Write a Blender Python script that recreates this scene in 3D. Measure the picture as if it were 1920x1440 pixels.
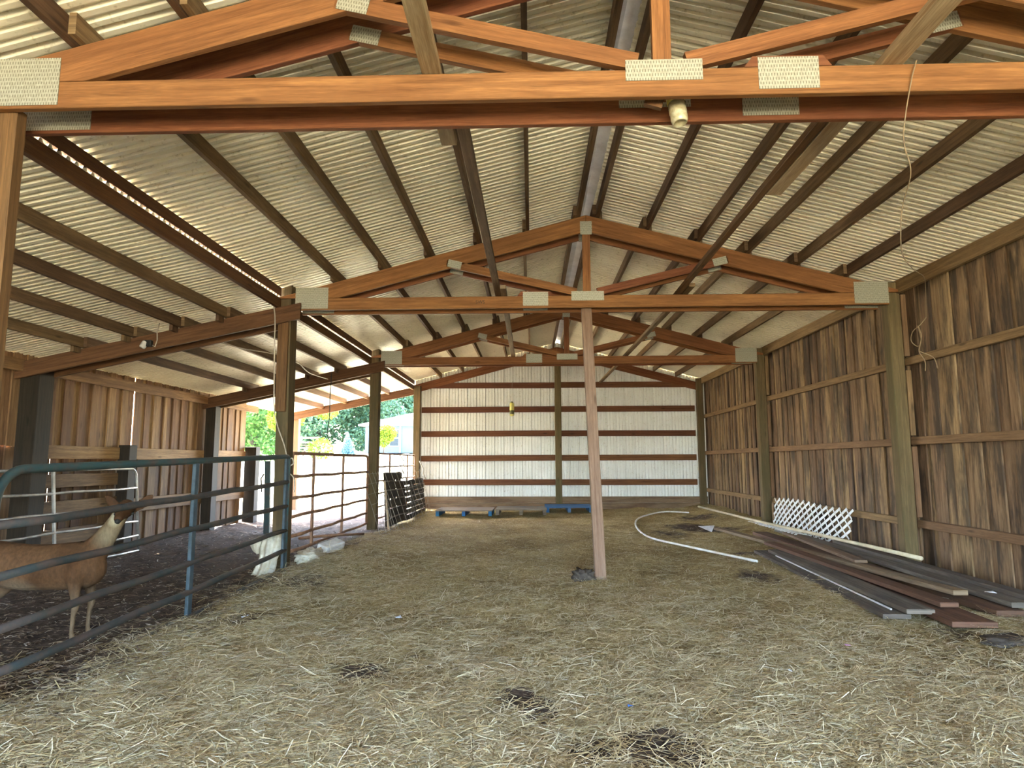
import bpy, math, random
import numpy as np
from mathutils import Vector, Matrix

for o in list(bpy.data.objects):
    bpy.data.objects.remove(o)
SC = bpy.context.scene
COL = SC.collection
R = random.Random(7)

# ------------------------------------------------------------------ camera
cam_d = bpy.data.cameras.new('camera')
cam_d.sensor_width = 36.0
cam_d.lens = 22.5
cam_d.clip_end = 500
cam = bpy.data.objects.new('camera', cam_d)
COL.objects.link(cam)
cr = Vector((0.999537, 0.030309, -0.00279))
cu = Vector((0.00644, -0.121008, 0.992631))
cf = Vector((-0.029748, 0.992189, 0.121147))
cam.matrix_world = Matrix(((cr.x, cu.x, -cf.x, 0), (cr.y, cu.y, -cf.y, 0), (cr.z, cu.z, -cf.z, 1.17), (0, 0, 0, 1)))
SC.camera = cam

# ------------------------------------------------------------------ sky, sun, exposure
W = bpy.data.worlds.new('world')
SC.world = W
W.use_nodes = True
wn = W.node_tree.nodes
sky = wn.new('ShaderNodeTexSky')
sky.sky_type = 'NISHITA'
sky.sun_disc = False
sky.sun_elevation = math.radians(54)
sky.sun_rotation = math.radians(-48)
sky.dust_density = 2.0
bg = wn['Background']
W.node_tree.links.new(sky.outputs[0], bg.inputs[0])
bg.inputs[1].default_value = 0.55
sun_d = bpy.data.lights.new('sun', 'SUN')
sun_d.energy = 6.5
sun_d.angle = math.radians(0.6)
sun_d.color = (1.0, 0.93, 0.82)
sun = bpy.data.objects.new('sun', sun_d)
COL.objects.link(sun)
sun.rotation_euler = Vector((0.50, -0.42, -1.0)).to_track_quat('-Z', 'Y').to_euler()
SC.view_settings.view_transform = 'Standard'
SC.view_settings.look = 'None'
SC.view_settings.exposure = 4.2
SC.view_settings.gamma = 1.0
SC.cycles.max_bounces = 10
SC.cycles.diffuse_bounces = 7
SC.cycles.use_denoising = True

# ------------------------------------------------------------------ materials
def nmat(name):
    m = bpy.data.materials.new(name)
    m.use_nodes = True
    nt = m.node_tree
    return m, nt, nt.nodes['Principled BSDF']

def N(nt, typ, **kw):
    n = nt.nodes.new(typ)
    for k, v in kw.items():
        setattr(n, k, v)
    return n

def L(nt, a, b):
    nt.links.new(a, b)

def ramp(nt, stops):
    r = N(nt, 'ShaderNodeValToRGB')
    el = r.color_ramp.elements
    while len(el) < len(stops):
        el.new(0.5)
    for e, (p, c) in zip(el, stops):
        e.position = p
        e.color = (c[0], c[1], c[2], 1)
    return r

def mixc(nt, fac, a, b, mode='MIX'):
    n = N(nt, 'ShaderNodeMix', data_type='RGBA', blend_type=mode)
    for sock, v in ((n.inputs[0], fac), (n.inputs[6], a), (n.inputs[7], b)):
        if hasattr(v, 'is_linked'):
            L(nt, v, sock)
        elif isinstance(v, (int, float)):
            sock.default_value = v
        else:
            sock.default_value = (v[0], v[1], v[2], 1)
    return n.outputs[2]

def math_(nt, op, a, b=None, c=None):
    n = N(nt, 'ShaderNodeMath', operation=op)
    for i, v in enumerate((a, b, c)):
        if v is None:
            continue
        if hasattr(v, 'is_linked'):
            L(nt, v, n.inputs[i])
        else:
            n.inputs[i].default_value = v
    return n.outputs[0]

def noise(nt, vec, scale, detail=4, rough=0.6, dist=0.0):
    n = N(nt, 'ShaderNodeTexNoise')
    n.inputs['Scale'].default_value = scale
    n.inputs['Detail'].default_value = detail
    n.inputs['Roughness'].default_value = rough
    n.inputs['Distortion'].default_value = dist
    if vec is not None:
        L(nt, vec, n.inputs['Vector'])
    return n.outputs['Fac']

def mapping(nt, vec, scale):
    m = N(nt, 'ShaderNodeMapping')
    m.inputs['Scale'].default_value = scale
    L(nt, vec, m.inputs['Vector'])
    return m.outputs[0]

def wood(name, dark, light, stain=None, stain_amt=0.5, var=0.35, rough=0.75, island=True, sat=1.0):
    m, nt, b = nmat(name)
    tc = N(nt, 'ShaderNodeTexCoord')
    uv = tc.outputs['UV']
    g = noise(nt, mapping(nt, uv, (1.6, 34, 1)), 1.0, 6, 0.62, 0.5)
    blot = noise(nt, mapping(nt, uv, (1.1, 5, 1)), 1.0, 3, 0.6)
    fine = noise(nt, mapping(nt, uv, (9, 190, 1)), 1.0, 2, 0.7)
    r = ramp(nt, [(0.30, dark), (0.68, light)])
    L(nt, g, r.inputs[0])
    col = r.outputs[0]
    col = mixc(nt, math_(nt, 'MULTIPLY', blot, 0.55), col, [x * 0.45 for x in dark])
    fr = ramp(nt, [(0.3, (0.75, 0.75, 0.75)), (0.7, (1.1, 1.1, 1.1))])
    L(nt, fine, fr.inputs[0])
    col = mixc(nt, 1.0, col, fr.outputs[0], 'MULTIPLY')
    # knots
    vo = N(nt, 'ShaderNodeTexVoronoi')
    L(nt, mapping(nt, uv, (1.7, 7, 1)), vo.inputs['Vector'])
    vo.inputs['Scale'].default_value = 1.0
    kr = ramp(nt, [(0.05, (1, 1, 1)), (0.13, (0, 0, 0))])
    L(nt, vo.outputs['Distance'], kr.inputs[0])
    col = mixc(nt, math_(nt, 'MULTIPLY', kr.outputs[0], 0.75), col, [x * 0.35 for x in dark])
    if stain:
        s = noise(nt, mapping(nt, uv, (0.55, 3.0, 1)), 1.3, 5, 0.7)
        sr = ramp(nt, [(0.47, (0, 0, 0)), (0.58, (1, 1, 1))])
        L(nt, s, sr.inputs[0])
        col = mixc(nt, math_(nt, 'MULTIPLY', sr.outputs[0], stain_amt), col, stain)
    hs = N(nt, 'ShaderNodeHueSaturation')
    if island:
        geo = N(nt, 'ShaderNodeNewGeometry')
        rnd = geo.outputs['Random Per Island']
    else:
        oi = N(nt, 'ShaderNodeObjectInfo')
        rnd = oi.outputs['Random']
    L(nt, math_(nt, 'MULTIPLY_ADD', rnd, var * 2, 1 - var), hs.inputs['Value'])
    L(nt, math_(nt, 'MULTIPLY_ADD', rnd, 0.02, 0.49), hs.inputs['Hue'])
    hs.inputs['Saturation'].default_value = sat
    L(nt, col, hs.inputs['Color'])
    L(nt, hs.outputs[0], b.inputs['Base Color'])
    b.inputs['Roughness'].default_value = rough
    b.inputs['Specular IOR Level'].default_value = 0.25
    bp = N(nt, 'ShaderNodeBump')
    bp.inputs['Strength'].default_value = 0.25
    bp.inputs['Distance'].default_value = 0.006
    L(nt, g, bp.inputs['Height'])
    L(nt, bp.outputs[0], b.inputs['Normal'])
    return m

def plain(name, col, rough=0.6, metal=0.0, col2=None, scale=12, spec=0.4, lo=0.4, hi=0.65):
    m, nt, b = nmat(name)
    b.inputs['Roughness'].default_value = rough
    b.inputs['Metallic'].default_value = metal
    b.inputs['Specular IOR Level'].default_value = spec
    if col2 is None:
        col2 = [c * 0.75 for c in col]
    tc = N(nt, 'ShaderNodeTexCoord')
    n = noise(nt, tc.outputs['Object'], scale, 5, 0.65)
    r = ramp(nt, [(lo, col2), (hi, col)])
    L(nt, n, r.inputs[0])
    L(nt, r.outputs[0], b.inputs['Base Color'])
    return m

M = {}
M['truss'] = wood('truss_fir', (0.155, 0.052, 0.017), (0.36, 0.15, 0.055), (0.13, 0.045, 0.016), 0.45, 0.14, island=False)
M['truss_far'] = M['truss']
M['purlin'] = wood('purlin_fir', (0.105, 0.06, 0.03), (0.26, 0.155, 0.08), (0.055, 0.028, 0.014), 0.5, 0.25, island=False)
M['rafter'] = wood('rafter_fir', (0.085, 0.038, 0.016), (0.21, 0.10, 0.04), None, 0, 0.2, island=False)
M['post'] = wood('post_treated', (0.095, 0.062, 0.029), (0.205, 0.14, 0.066), (0.075, 0.06, 0.025), 0.6, 0.1, island=False)
M['post_dark'] = wood('post_near_black', (0.018, 0.012, 0.008), (0.045, 0.029, 0.017), None, 0, 0.1, island=False)  # very dark tone for the outer lean-to posts and standing pallets
M['wall_right'] = wood('boards_weathered', (0.15, 0.085, 0.042), (0.40, 0.26, 0.145), (0.038, 0.027, 0.020), 0.82, 0.40)
M['wall_left'] = wood('boards_brown', (0.21, 0.105, 0.042), (0.48, 0.27, 0.12), (0.12, 0.06, 0.03), 0.5, 0.25)
M['wall_low'] = wood('boards_brown_dark', (0.115, 0.06, 0.028), (0.28, 0.155, 0.075), (0.06, 0.032, 0.018), 0.6, 0.28)  # darker brown than the upper lean-to boards
M['girt'] = wood('girt_redwood', (0.10, 0.035, 0.016), (0.21, 0.085, 0.035), None, 0, 0.2, island=False)
M['girt_wall'] = wood('girt_brown', (0.15, 0.085, 0.04), (0.32, 0.19, 0.095), None, 0, 0.15, island=False)
M['skirt'] = wood('skirt_board', (0.16, 0.10, 0.055), (0.33, 0.22, 0.13), (0.07, 0.035, 0.02), 0.6, 0.1, island=False)
M['weathered'] = wood('brace_weathered', (0.36, 0.235, 0.115), (0.74, 0.58, 0.36), (0.20, 0.115, 0.055), 0.4, 0.1, island=False)
M['prop'] = wood('prop_post', (0.19, 0.105, 0.07), (0.34, 0.215, 0.155), None, 0, 0.1, island=False)
M['plank_grey'] = wood('plank_grey', (0.10, 0.082, 0.066), (0.24, 0.20, 0.165), (0.05, 0.04, 0.035), 0.5, 0.15, island=False)
M['plank_brown'] = wood('plank_brown', (0.115, 0.058, 0.035), (0.23, 0.125, 0.078), (0.06, 0.035, 0.025), 0.5, 0.15, island=False)
M['plank_tan'] = wood('plank_tan', (0.19, 0.125, 0.075), (0.36, 0.26, 0.17), (0.10, 0.07, 0.045), 0.5, 0.1, island=False)
M['blue_wood'] = wood('blue_painted', (0.02, 0.09, 0.22), (0.05, 0.22, 0.48), (0.12, 0.10, 0.08), 0.35, 0.1, island=False)
M['pallet_wood'] = wood('pallet_grey', (0.15, 0.12, 0.09), (0.33, 0.27, 0.2), (0.08, 0.06, 0.045), 0.5, 0.15, island=False)
M['pvc'] = plain('pvc_white', (0.80, 0.80, 0.78), 0.4, 0, (0.62, 0.60, 0.54), 6)
M['pole'] = plain('pole_tan', (0.62, 0.54, 0.38), 0.5, 0, (0.45, 0.37, 0.24), 5)
M['lattice'] = plain('lattice_white', (0.82, 0.83, 0.85), 0.45, 0, (0.70, 0.70, 0.70), 5)
M['gate_green'] = plain('gate_green', (0.028, 0.062, 0.062), 0.5, 0, (0.075, 0.055, 0.048), 9, 0.5, 0.32, 0.55)
M['gate_rail'] = plain('gate_worn', (0.035, 0.044, 0.044), 0.5, 0, (0.085, 0.06, 0.05), 7, 0.4, 0.35, 0.6)
M['gate_brace'] = plain('gate_blue', (0.062, 0.088, 0.105), 0.45, 0, (0.032, 0.05, 0.06), 14, 0.5)
M['gate_brown'] = plain('gate_rust', (0.34, 0.18, 0.10), 0.65, 0, (0.20, 0.10, 0.055), 8)
M['gate_steel'] = plain('gate_galvanised', (0.40, 0.38, 0.34), 0.4, 0.5, (0.25, 0.22, 0.18), 6)
M['wire'] = plain('wire_grey', (0.32, 0.29, 0.24), 0.6, 0.3)
M['cord_white'] = plain('cord_white', (0.50, 0.42, 0.32), 0.6)
M['cord_dark'] = plain('cord_dark', (0.03, 0.025, 0.02), 0.6)
M['twine'] = plain('twine_tan', (0.30, 0.21, 0.12), 0.8)
M['sack'] = plain('sack_white', (0.66, 0.62, 0.52), 0.6, 0, (0.42, 0.37, 0.27), 9)
M['block'] = plain('block_grey', (0.62, 0.60, 0.56), 0.8, 0, (0.48, 0.45, 0.40), 14)
M['paper'] = plain('paper_white', (0.82, 0.83, 0.88), 0.7)
M['blue_scrap'] = plain('scrap_blue', (0.06, 0.20, 0.62), 0.5)
M['pink_scrap'] = plain('scrap_pink', (0.62, 0.30, 0.52), 0.5)
M['rock'] = plain('clod_grey', (0.12, 0.098, 0.08), 0.95, 0, (0.055, 0.044, 0.036), 22, 0.1)
M['ink'] = plain('stamp_ink', (0.05, 0.03, 0.02), 0.8)
M['grille_black'] = plain('black_plastic', (0.02, 0.02, 0.018), 0.5)
M['trap_yellow'] = plain('trap_yellow', (0.66, 0.60, 0.22), 0.3, 0, (0.55, 0.50, 0.12), 10)
M['trap_dark'] = plain('trap_liquid', (0.09, 0.075, 0.02), 0.3)
M['ridge_cap'] = plain('ridge_metal', (0.66, 0.64, 0.66), 0.35, 0.2, (0.5, 0.48, 0.5), 5)

def glass_jar_mat():
    m, nt, b = nmat('jar_dusty')
    tc = N(nt, 'ShaderNodeTexCoord')
    r = ramp(nt, [(0.35, (0.42, 0.34, 0.18)), (0.65, (0.68, 0.60, 0.40))])
    L(nt, noise(nt, tc.outputs['Object'], 30, 4), r.inputs[0])
    L(nt, r.outputs[0], b.inputs['Base Color'])
    b.inputs['Roughness'].default_value = 0.18
    b.inputs['Transmission Weight'].default_value = 0.3
    return m
M['jar'] = glass_jar_mat()

def steel(name, c1, c2, axis='Y', pitch=0.9144, off=0.0, rough=0.5, seam_rib_shade=0.55):
    m, nt, b = nmat(name)
    tc = N(nt, 'ShaderNodeTexCoord')
    n = noise(nt, tc.outputs['Object'], 1.5, 5, 0.65)
    r = ramp(nt, [(0.35, c2), (0.65, c1)])
    L(nt, n, r.inputs[0])
    sep = N(nt, 'ShaderNodeSeparateXYZ')
    L(nt, tc.outputs['Object'], sep.inputs[0])
    v = sep.outputs[axis]
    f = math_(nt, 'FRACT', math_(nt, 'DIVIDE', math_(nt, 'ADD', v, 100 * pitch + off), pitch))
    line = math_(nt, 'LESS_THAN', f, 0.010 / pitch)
    sp = noise(nt, tc.outputs['Object'], 22, 3, 0.7)
    spr = ramp(nt, [(0.30, (0.72, 0.68, 0.6)), (0.42, (1, 1, 1))])
    L(nt, sp, spr.inputs[0])
    col = mixc(nt, 1.0, r.outputs[0], spr.outputs[0], 'MULTIPLY')
    col = mixc(nt, math_(nt, 'MULTIPLY', line, seam_rib_shade), col, (0.06, 0.045, 0.03))
    L(nt, col, b.inputs['Base Color'])
    b.inputs['Roughness'].default_value = rough
    b.inputs['Specular IOR Level'].default_value = 0.5
    return m
M['roof_steel'] = steel('roof_steel', (0.90, 0.83, 0.66), (0.80, 0.725, 0.56), 'Y', rough=0.38)
M['wall_steel'] = steel('wall_steel', (0.78, 0.78, 0.755), (0.69, 0.68, 0.64), 'X', 0.2286, rough=0.5, seam_rib_shade=0.5)  # dark line painted along every rib stands in for rib shade

def plate_mat():
    m, nt, b = nmat('gusset_galvanised')
    tc = N(nt, 'ShaderNodeTexCoord')
    sep = N(nt, 'ShaderNodeSeparateXYZ')
    L(nt, tc.outputs['UV'], sep.inputs[0])
    fu = math_(nt, 'FRACT', math_(nt, 'DIVIDE', sep.outputs[0], 0.0135))
    row = math_(nt, 'FLOOR', math_(nt, 'DIVIDE', sep.outputs[1], 0.022))
    fv = math_(nt, 'FRACT', math_(nt, 'DIVIDE', sep.outputs[1], 0.022))
    fu2 = math_(nt, 'FRACT', math_(nt, 'ADD', fu, math_(nt, 'MULTIPLY', math_(nt, 'MODULO', row, 2.0), 0.5)))
    a = math_(nt, 'LESS_THAN', fu2, 0.36)
    c = math_(nt, 'LESS_THAN', fv, 0.62)
    slot = math_(nt, 'MULTIPLY', a, c)
    n = noise(nt, tc.outputs['UV'], 60, 4)
    r = ramp(nt, [(0.3, (0.27, 0.255, 0.19)), (0.7, (0.40, 0.385, 0.31))])
    L(nt, n, r.inputs[0])
    col = mixc(nt, math_(nt, 'MULTIPLY', slot, 0.75), r.outputs[0], (0.10, 0.08, 0.05))
    L(nt, col, b.inputs['Base Color'])
    b.inputs['Roughness'].default_value = 0.5
    b.inputs['Metallic'].default_value = 0.15
    return m
M['plate'] = plate_mat()

def floor_mat():
    m, nt, b = nmat('straw_bedding')
    tc = N(nt, 'ShaderNodeTexCoord')
    P = tc.outputs['Object']
    rot = N(nt, 'ShaderNodeMapping')
    rot.inputs['Rotation'].default_value = (0, 0, 0.6)
    rot.inputs['Scale'].default_value = (14, 75, 1)
    L(nt, P, rot.inputs['Vector'])
    s1 = noise(nt, rot.outputs[0], 1.0, 3, 0.7, 1.2)
    rot2 = N(nt, 'ShaderNodeMapping')
    rot2.inputs['Rotation'].default_value = (0, 0, -0.5)
    rot2.inputs['Scale'].default_value = (75, 14, 1)
    L(nt, P, rot2.inputs['Vector'])
    s2 = noise(nt, rot2.outputs[0], 1.0, 3, 0.7, 1.2)
    s = math_(nt, 'MAXIMUM', s1, s2)
    r = ramp(nt, [(0.40, (0.13, 0.09, 0.042)), (0.53, (0.36, 0.275, 0.135)), (0.68, (0.68, 0.57, 0.33))])
    L(nt, s, r.inputs[0])
    big = noise(nt, P, 0.9, 5, 0.6)
    br = ramp(nt, [(0.35, (0.66, 0.60, 0.50)), (0.62, (1.1, 1.08, 1.0))])
    L(nt, big, br.inputs[0])
    straw = mixc(nt, 1.0, r.outputs[0], br.outputs[0], 'MULTIPLY')
    d1 = noise(nt, P, 9, 6, 0.7)
    dr = ramp(nt, [(0.35, (0.040, 0.028, 0.022)), (0.65, (0.135, 0.098, 0.075))])
    L(nt, d1, dr.inputs[0])
    at = N(nt, 'ShaderNodeAttribute', attribute_name='dirt')
    f = math_(nt, 'ADD', at.outputs['Fac'], math_(nt, 'MULTIPLY_ADD', noise(nt, P, 6, 5, 0.7), 0.9, -0.45))
    fr = ramp(nt, [(0.36, (0, 0, 0)), (0.62, (1, 1, 1))])
    L(nt, f, fr.inputs[0])
    col = mixc(nt, fr.outputs[0], straw, dr.outputs[0])
    L(nt, col, b.inputs['Base Color'])
    b.inputs['Roughness'].default_value = 0.95
    b.inputs['Specular IOR Level'].default_value = 0.1
    bp = N(nt, 'ShaderNodeBump')
    bp.inputs['Strength'].default_value = 0.6
    bp.inputs['Distance'].default_value = 0.03
    L(nt, s, bp.inputs['Height'])
    L(nt, bp.outputs[0], b.inputs['Normal'])
    return m
M['floor'] = floor_mat()

def island_mat(name, stops, rough=0.8, transl=0.0):
    m, nt, b = nmat(name)
    geo = N(nt, 'ShaderNodeNewGeometry')
    r = ramp(nt, stops)
    L(nt, geo.outputs['Random Per Island'], r.inputs[0])
    L(nt, r.outputs[0], b.inputs['Base Color'])
    b.inputs['Roughness'].default_value = rough
    b.inputs['Specular IOR Level'].default_value = 0.25
    if transl:
        t = N(nt, 'ShaderNodeBsdfTranslucent')
        L(nt, r.outputs[0], t.inputs[0])
        mx = N(nt, 'ShaderNodeMixShader')
        mx.inputs[0].default_value = transl
        L(nt, b.outputs[0], mx.inputs[1])
        L(nt, t.outputs[0], mx.inputs[2])
        L(nt, mx.outputs[0], nt.nodes['Material Output'].inputs[0])
    return m
M['straw'] = island_mat('straw_stalks', [(0.0, (0.20, 0.135, 0.06)), (0.3, (0.45, 0.35, 0.175)), (0.65, (0.66, 0.56, 0.335)), (1.0, (0.86, 0.80, 0.60))])
M['chips'] = island_mat('wood_chips', [(0.0, (0.07, 0.045, 0.03)), (0.5, (0.20, 0.135, 0.085)), (0.85, (0.38, 0.30, 0.21)), (1.0, (0.66, 0.60, 0.52))])

def ground_mat():
    m, nt, b = nmat('dry_grass')
    tc = N(nt, 'ShaderNodeTexCoord')
    n = noise(nt, tc.outputs['Object'], 0.35, 6, 0.7)
    r = ramp(nt, [(0.3, (0.36, 0.315, 0.175)), (0.7, (0.52, 0.465, 0.31))])
    L(nt, n, r.inputs[0])
    L(nt, r.outputs[0], b.inputs['Base Color'])
    b.inputs['Roughness'].default_value = 0.95
    b.inputs['Specular IOR Level'].default_value = 0.1
    return m
M['ground'] = ground_mat()

def leaf(name, a, bb):
    return island_mat(name, [(0.0, a), (1.0, bb)], 0.6, 0.35)
M['leaf_green'] = leaf('leaf_green', (0.03, 0.085, 0.018), (0.11, 0.22, 0.05))
M['leaf_lime'] = leaf('leaf_lime', (0.06, 0.11, 0.008), (0.19, 0.24, 0.02))
M['leaf_teal'] = leaf('leaf_teal', (0.025, 0.060, 0.035), (0.11, 0.19, 0.09))
M['leaf_spruce'] = leaf('leaf_spruce', (0.05, 0.11, 0.13), (0.14, 0.25, 0.28))
M['bark'] = plain('bark', (0.075, 0.055, 0.04), 0.9, 0, (0.03, 0.022, 0.016), 8)
M['house_wall'] = plain('siding_blue', (0.055, 0.095, 0.135), 0.7, 0, (0.045, 0.08, 0.12), 2)
M['house_roof'] = plain('shingle_pale', (0.11, 0.105, 0.10), 0.8)
M['house_trim'] = plain('trim_white', (0.17, 0.18, 0.19), 0.6)
M['house_glass'] = plain('window_dark', (0.03, 0.035, 0.04), 0.15)
M['fence_wood'] = plain('fence_far', (0.16, 0.12, 0.085), 0.8)

def deer_mat():
    m, nt, b = nmat('deer_coat')
    tc = N(nt, 'ShaderNodeTexCoord')
    P = tc.outputs['Object']
    n = noise(nt, P, 5, 4, 0.6)
    r = ramp(nt, [(0.35, (0.058, 0.026, 0.011)), (0.65, (0.105, 0.052, 0.023))])
    L(nt, n, r.inputs[0])
    col = r.outputs[0]
    fur = noise(nt, mapping(nt, P, (60, 60, 25)), 1.0, 3, 0.7)
    fr = ramp(nt, [(0.3, (0.72, 0.72, 0.72)), (0.7, (1.15, 1.15, 1.15))])
    L(nt, fur, fr.inputs[0])
    def ball(c, r0, r1, col, to, amt=1.0):
        vm = N(nt, 'ShaderNodeVectorMath', operation='DISTANCE')
        L(nt, P, vm.inputs[0])
        vm.inputs[1].default_value = c
        mr = N(nt, 'ShaderNodeMapRange')
        mr.inputs['From Min'].default_value = r0
        mr.inputs['From Max'].default_value = r1
        mr.inputs['To Min'].default_value = amt
        mr.inputs['To Max'].default_value = 0
        L(nt, vm.outputs['Value'], mr.inputs['Value'])
        return mixc(nt, mr.outputs[0], col, to)
    sep = N(nt, 'ShaderNodeSeparateXYZ')
    L(nt, P, sep.inputs[0])
    mr = N(nt, 'ShaderNodeMapRange')
    mr.inputs['From Min'].default_value = 0.40
    mr.inputs['From Max'].default_value = 0.25
    L(nt, sep.outputs[2], mr.inputs['Value'])
    col = mixc(nt, math_(nt, 'MULTIPLY', mr.outputs[0], 0.6), col, (0.20, 0.145, 0.09))
    col = ball((0.185, -0.03, 0.70), 0.05, 0.15, col, (0.22, 0.165, 0.095), 0.8)   # pale throat and neck
    col = ball((0.205, -0.055, 0.805), 0.03, 0.075, col, (0.36, 0.31, 0.20))
    col = ball((-0.72, 0.0, 0.52), 0.06, 0.16, col, (0.36, 0.30, 0.22))            # rump patch
    col = ball((-0.36, -0.08, 0.30), 0.05, 0.16, col, (0.22, 0.165, 0.11), 0.7)    # belly
    col = mixc(nt, 1.0, col, fr.outputs[0], 'MULTIPLY')
    L(nt, col, b.inputs['Base Color'])
    b.inputs['Roughness'].default_value = 0.85
    b.inputs['Specular IOR Level'].default_value = 0.15
    return m
M['deer'] = deer_mat()

# ------------------------------------------------------------------ mesh helpers
class MB:
    def __init__(self):
        self.v, self.f, self.uv = [], [], []

    def face(self, pts, uvs=None):
        i = len(self.v)
        self.v += [tuple(p) for p in pts]
        self.f.append(tuple(range(i, i + len(pts))))
        self.uv += list(uvs) if uvs else [(0, 0)] * len(pts)

    def poly(self, idx, uvs=None):
        self.f.append(tuple(idx))
        self.uv += list(uvs) if uvs else [(0, 0)] * len(idx)

    def bar(self, p0, p1, w, h, up=(0, 0, 1), roll=0.0, taper=1.0):
        """board from p0 to p1, w across, h along up"""
        p0, p1 = Vector(p0), Vector(p1)
        d = (p1 - p0)
        ln = d.length
        d.normalize()
        up = Vector(up)
        s = d.cross(up)
        if s.length < 1e-4:
            s = d.cross(Vector((0, 1, 0)))
        s.normalize()
        u = s.cross(d).normalized()
        if roll:
            q = Matrix.Rotation(roll, 3, d)
            s, u = q @ s, q @ u
        i = len(self.v)
        for p, k in ((p0, 1.0), (p1, taper)):
            for a, b in ((-1, -1), (1, -1), (1, 1), (-1, 1)):
                self.v.append(tuple(p + s * (a * w * k / 2) + u * (b * h * k / 2)))
        ou, ov = R.uniform(0, 40), R.uniform(0, 40)
        per = [0, w, w + h, 2 * w + h, 2 * w + 2 * h]
        for k in range(4):
            a, b = k, (k + 1) % 4
            self.poly((i + a, i + b, i + 4 + b, i + 4 + a),
                      ((ou, ov + per[k]), (ou, ov + per[k + 1]), (ou + ln, ov + per[k + 1]), (ou + ln, ov + per[k])))
        e = ((ou, ov), (ou + w * 0.3, ov), (ou + w * 0.3, ov + h), (ou, ov + h))
        self.poly((i + 3, i + 2, i + 1, i), e)
        self.poly((i + 4, i + 5, i + 6, i + 7), e)
        return self

    def box(self, lo, hi):
        lo, hi = Vector(lo), Vector(hi)
        c = (lo + hi) / 2
        s = hi - lo
        ax = max(range(3), key=lambda k: s[k])
        d = Vector((0, 0, 0))
        d[ax] = s[ax] / 2
        if ax == 2:
            return self.bar(c - d, c + d, s.x, s.y, (0, 1, 0))
        if ax == 0:
            return self.bar(c - d, c + d, s.y, s.z)
        return self.bar(c - d, c + d, s.x, s.z)

    def prism(self, poly, y0, y1, axis='Y'):
        """polygon in XZ (counter-clockwise seen from -Y) extruded along Y"""
        n = len(poly)
        ou, ov = R.uniform(0, 40), R.uniform(0, 40)
        dx = Vector((poly[1][0] - poly[0][0], poly[1][1] - poly[0][1]))
        best = max(range(n), key=lambda k: (Vector(poly[(k + 1) % n]) - Vector(poly[k])).length)
        dx = (Vector(poly[(best + 1) % n]) - Vector(poly[best])).normalized()
        dy = Vector((-dx.y, dx.x))
        uv = [(ou + Vector(p).dot(dx), ov + Vector(p).dot(dy)) for p in poly]
        i = len(self.v)
        for y in (y0, y1):
            for p in poly:
                self.v.append((p[0], y, p[1]))
        self.poly(range(i, i + n), uv)
        self.poly(reversed(range(i + n, i + 2 * n)), list(reversed(uv)))
        t = y1 - y0
        for k in range(n):
            a, b = k, (k + 1) % n
            self.poly((i + b, i + a, i + n + a, i + n + b), (uv[b], uv[a], (uv[a][0], uv[a][1] + t), (uv[b][0], uv[b][1] + t)))
        return self

    def tube(self, pts, r, n=8, cap=True, closed=False):
        pts = [Vector(p) for p in pts]
        m = len(pts)
        rr = r if hasattr(r, '__len__') else [r] * m
        i0 = len(self.v)
        prev = None
        ln = 0
        us = []
        for k in range(m):
            if closed:
                d = pts[(k + 1) % m] - pts[k - 1]
            else:
                d = pts[min(k + 1, m - 1)] - pts[max(k - 1, 0)]
            d.normalize()
            if prev is None:
                a = d.cross(Vector((0, 0, 1)))
                if a.length < 0.1:
                    a = d.cross(Vector((1, 0, 0)))
            else:
                a = prev - d * prev.dot(d)
            a.normalize()
            prev = a
            b = d.cross(a)
            if k:
                ln += (pts[k] - pts[k - 1]).length
            us.append(ln)
            for j in range(n):
                t = 2 * math.pi * j / n
                self.v.append(tuple(pts[k] + (a * math.cos(t) + b * math.sin(t)) * rr[k]))
        for k in range(m if closed else m - 1):
            k2 = (k + 1) % m
            for j in range(n):
                j2 = (j + 1) % n
                self.poly((i0 + k * n + j, i0 + k2 * n + j, i0 + k2 * n + j2, i0 + k * n + j2),
                          ((us[k], j / n), (us[k2], j / n), (us[k2], (j + 1) / n), (us[k], (j + 1) / n)))
        if cap and not closed:
            self.poly([i0 + j for j in range(n)])
            self.poly([i0 + (m - 1) * n + j for j in reversed(range(n))])
        return self

    def lathe(self, prof, c, axis=(0, 0, 1), n=20):
        """prof = [(r, t)] along axis from c"""
        d = Vector(axis).normalized()
        a = d.cross(Vector((0.3, 1, 0.2))).normalized()
        b = d.cross(a)
        c = Vector(c)
        i0 = len(self.v)
        for r, t in prof:
            for j in range(n):
                w = 2 * math.pi * j / n
                self.v.append(tuple(c + d * t + (a * math.cos(w) + b * math.sin(w)) * r))
        for k in range(len(prof) - 1):
            for j in range(n):
                j2 = (j + 1) % n
                self.poly((i0 + k * n + j, i0 + k * n + j2, i0 + (k + 1) * n + j2, i0 + (k + 1) * n + j))
        self.poly([i0 + j for j in reversed(range(n))])
        self.poly([i0 + (len(prof) - 1) * n + j for j in range(n)])
        return self

    def loft(self, rings, n=14):
        """rings = [(center, a_vec, b_vec)] closed ellipse loft"""
        i0 = len(self.v)
        for c, a, b in rings:
            c, a, b = Vector(c), Vector(a), Vector(b)
            for j in range(n):
                w = 2 * math.pi * j / n
                self.v.append(tuple(c + a * math.cos(w) + b * math.sin(w)))
        for k in range(len(rings) - 1):
            for j in range(n):
                j2 = (j + 1) % n
                self.poly((i0 + k * n + j, i0 + k * n + j2, i0 + (k + 1) * n + j2, i0 + (k + 1) * n + j))
        self.poly([i0 + j for j in reversed(range(n))])
        self.poly([i0 + (len(rings) - 1) * n + j for j in range(n)])
        return self

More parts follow.
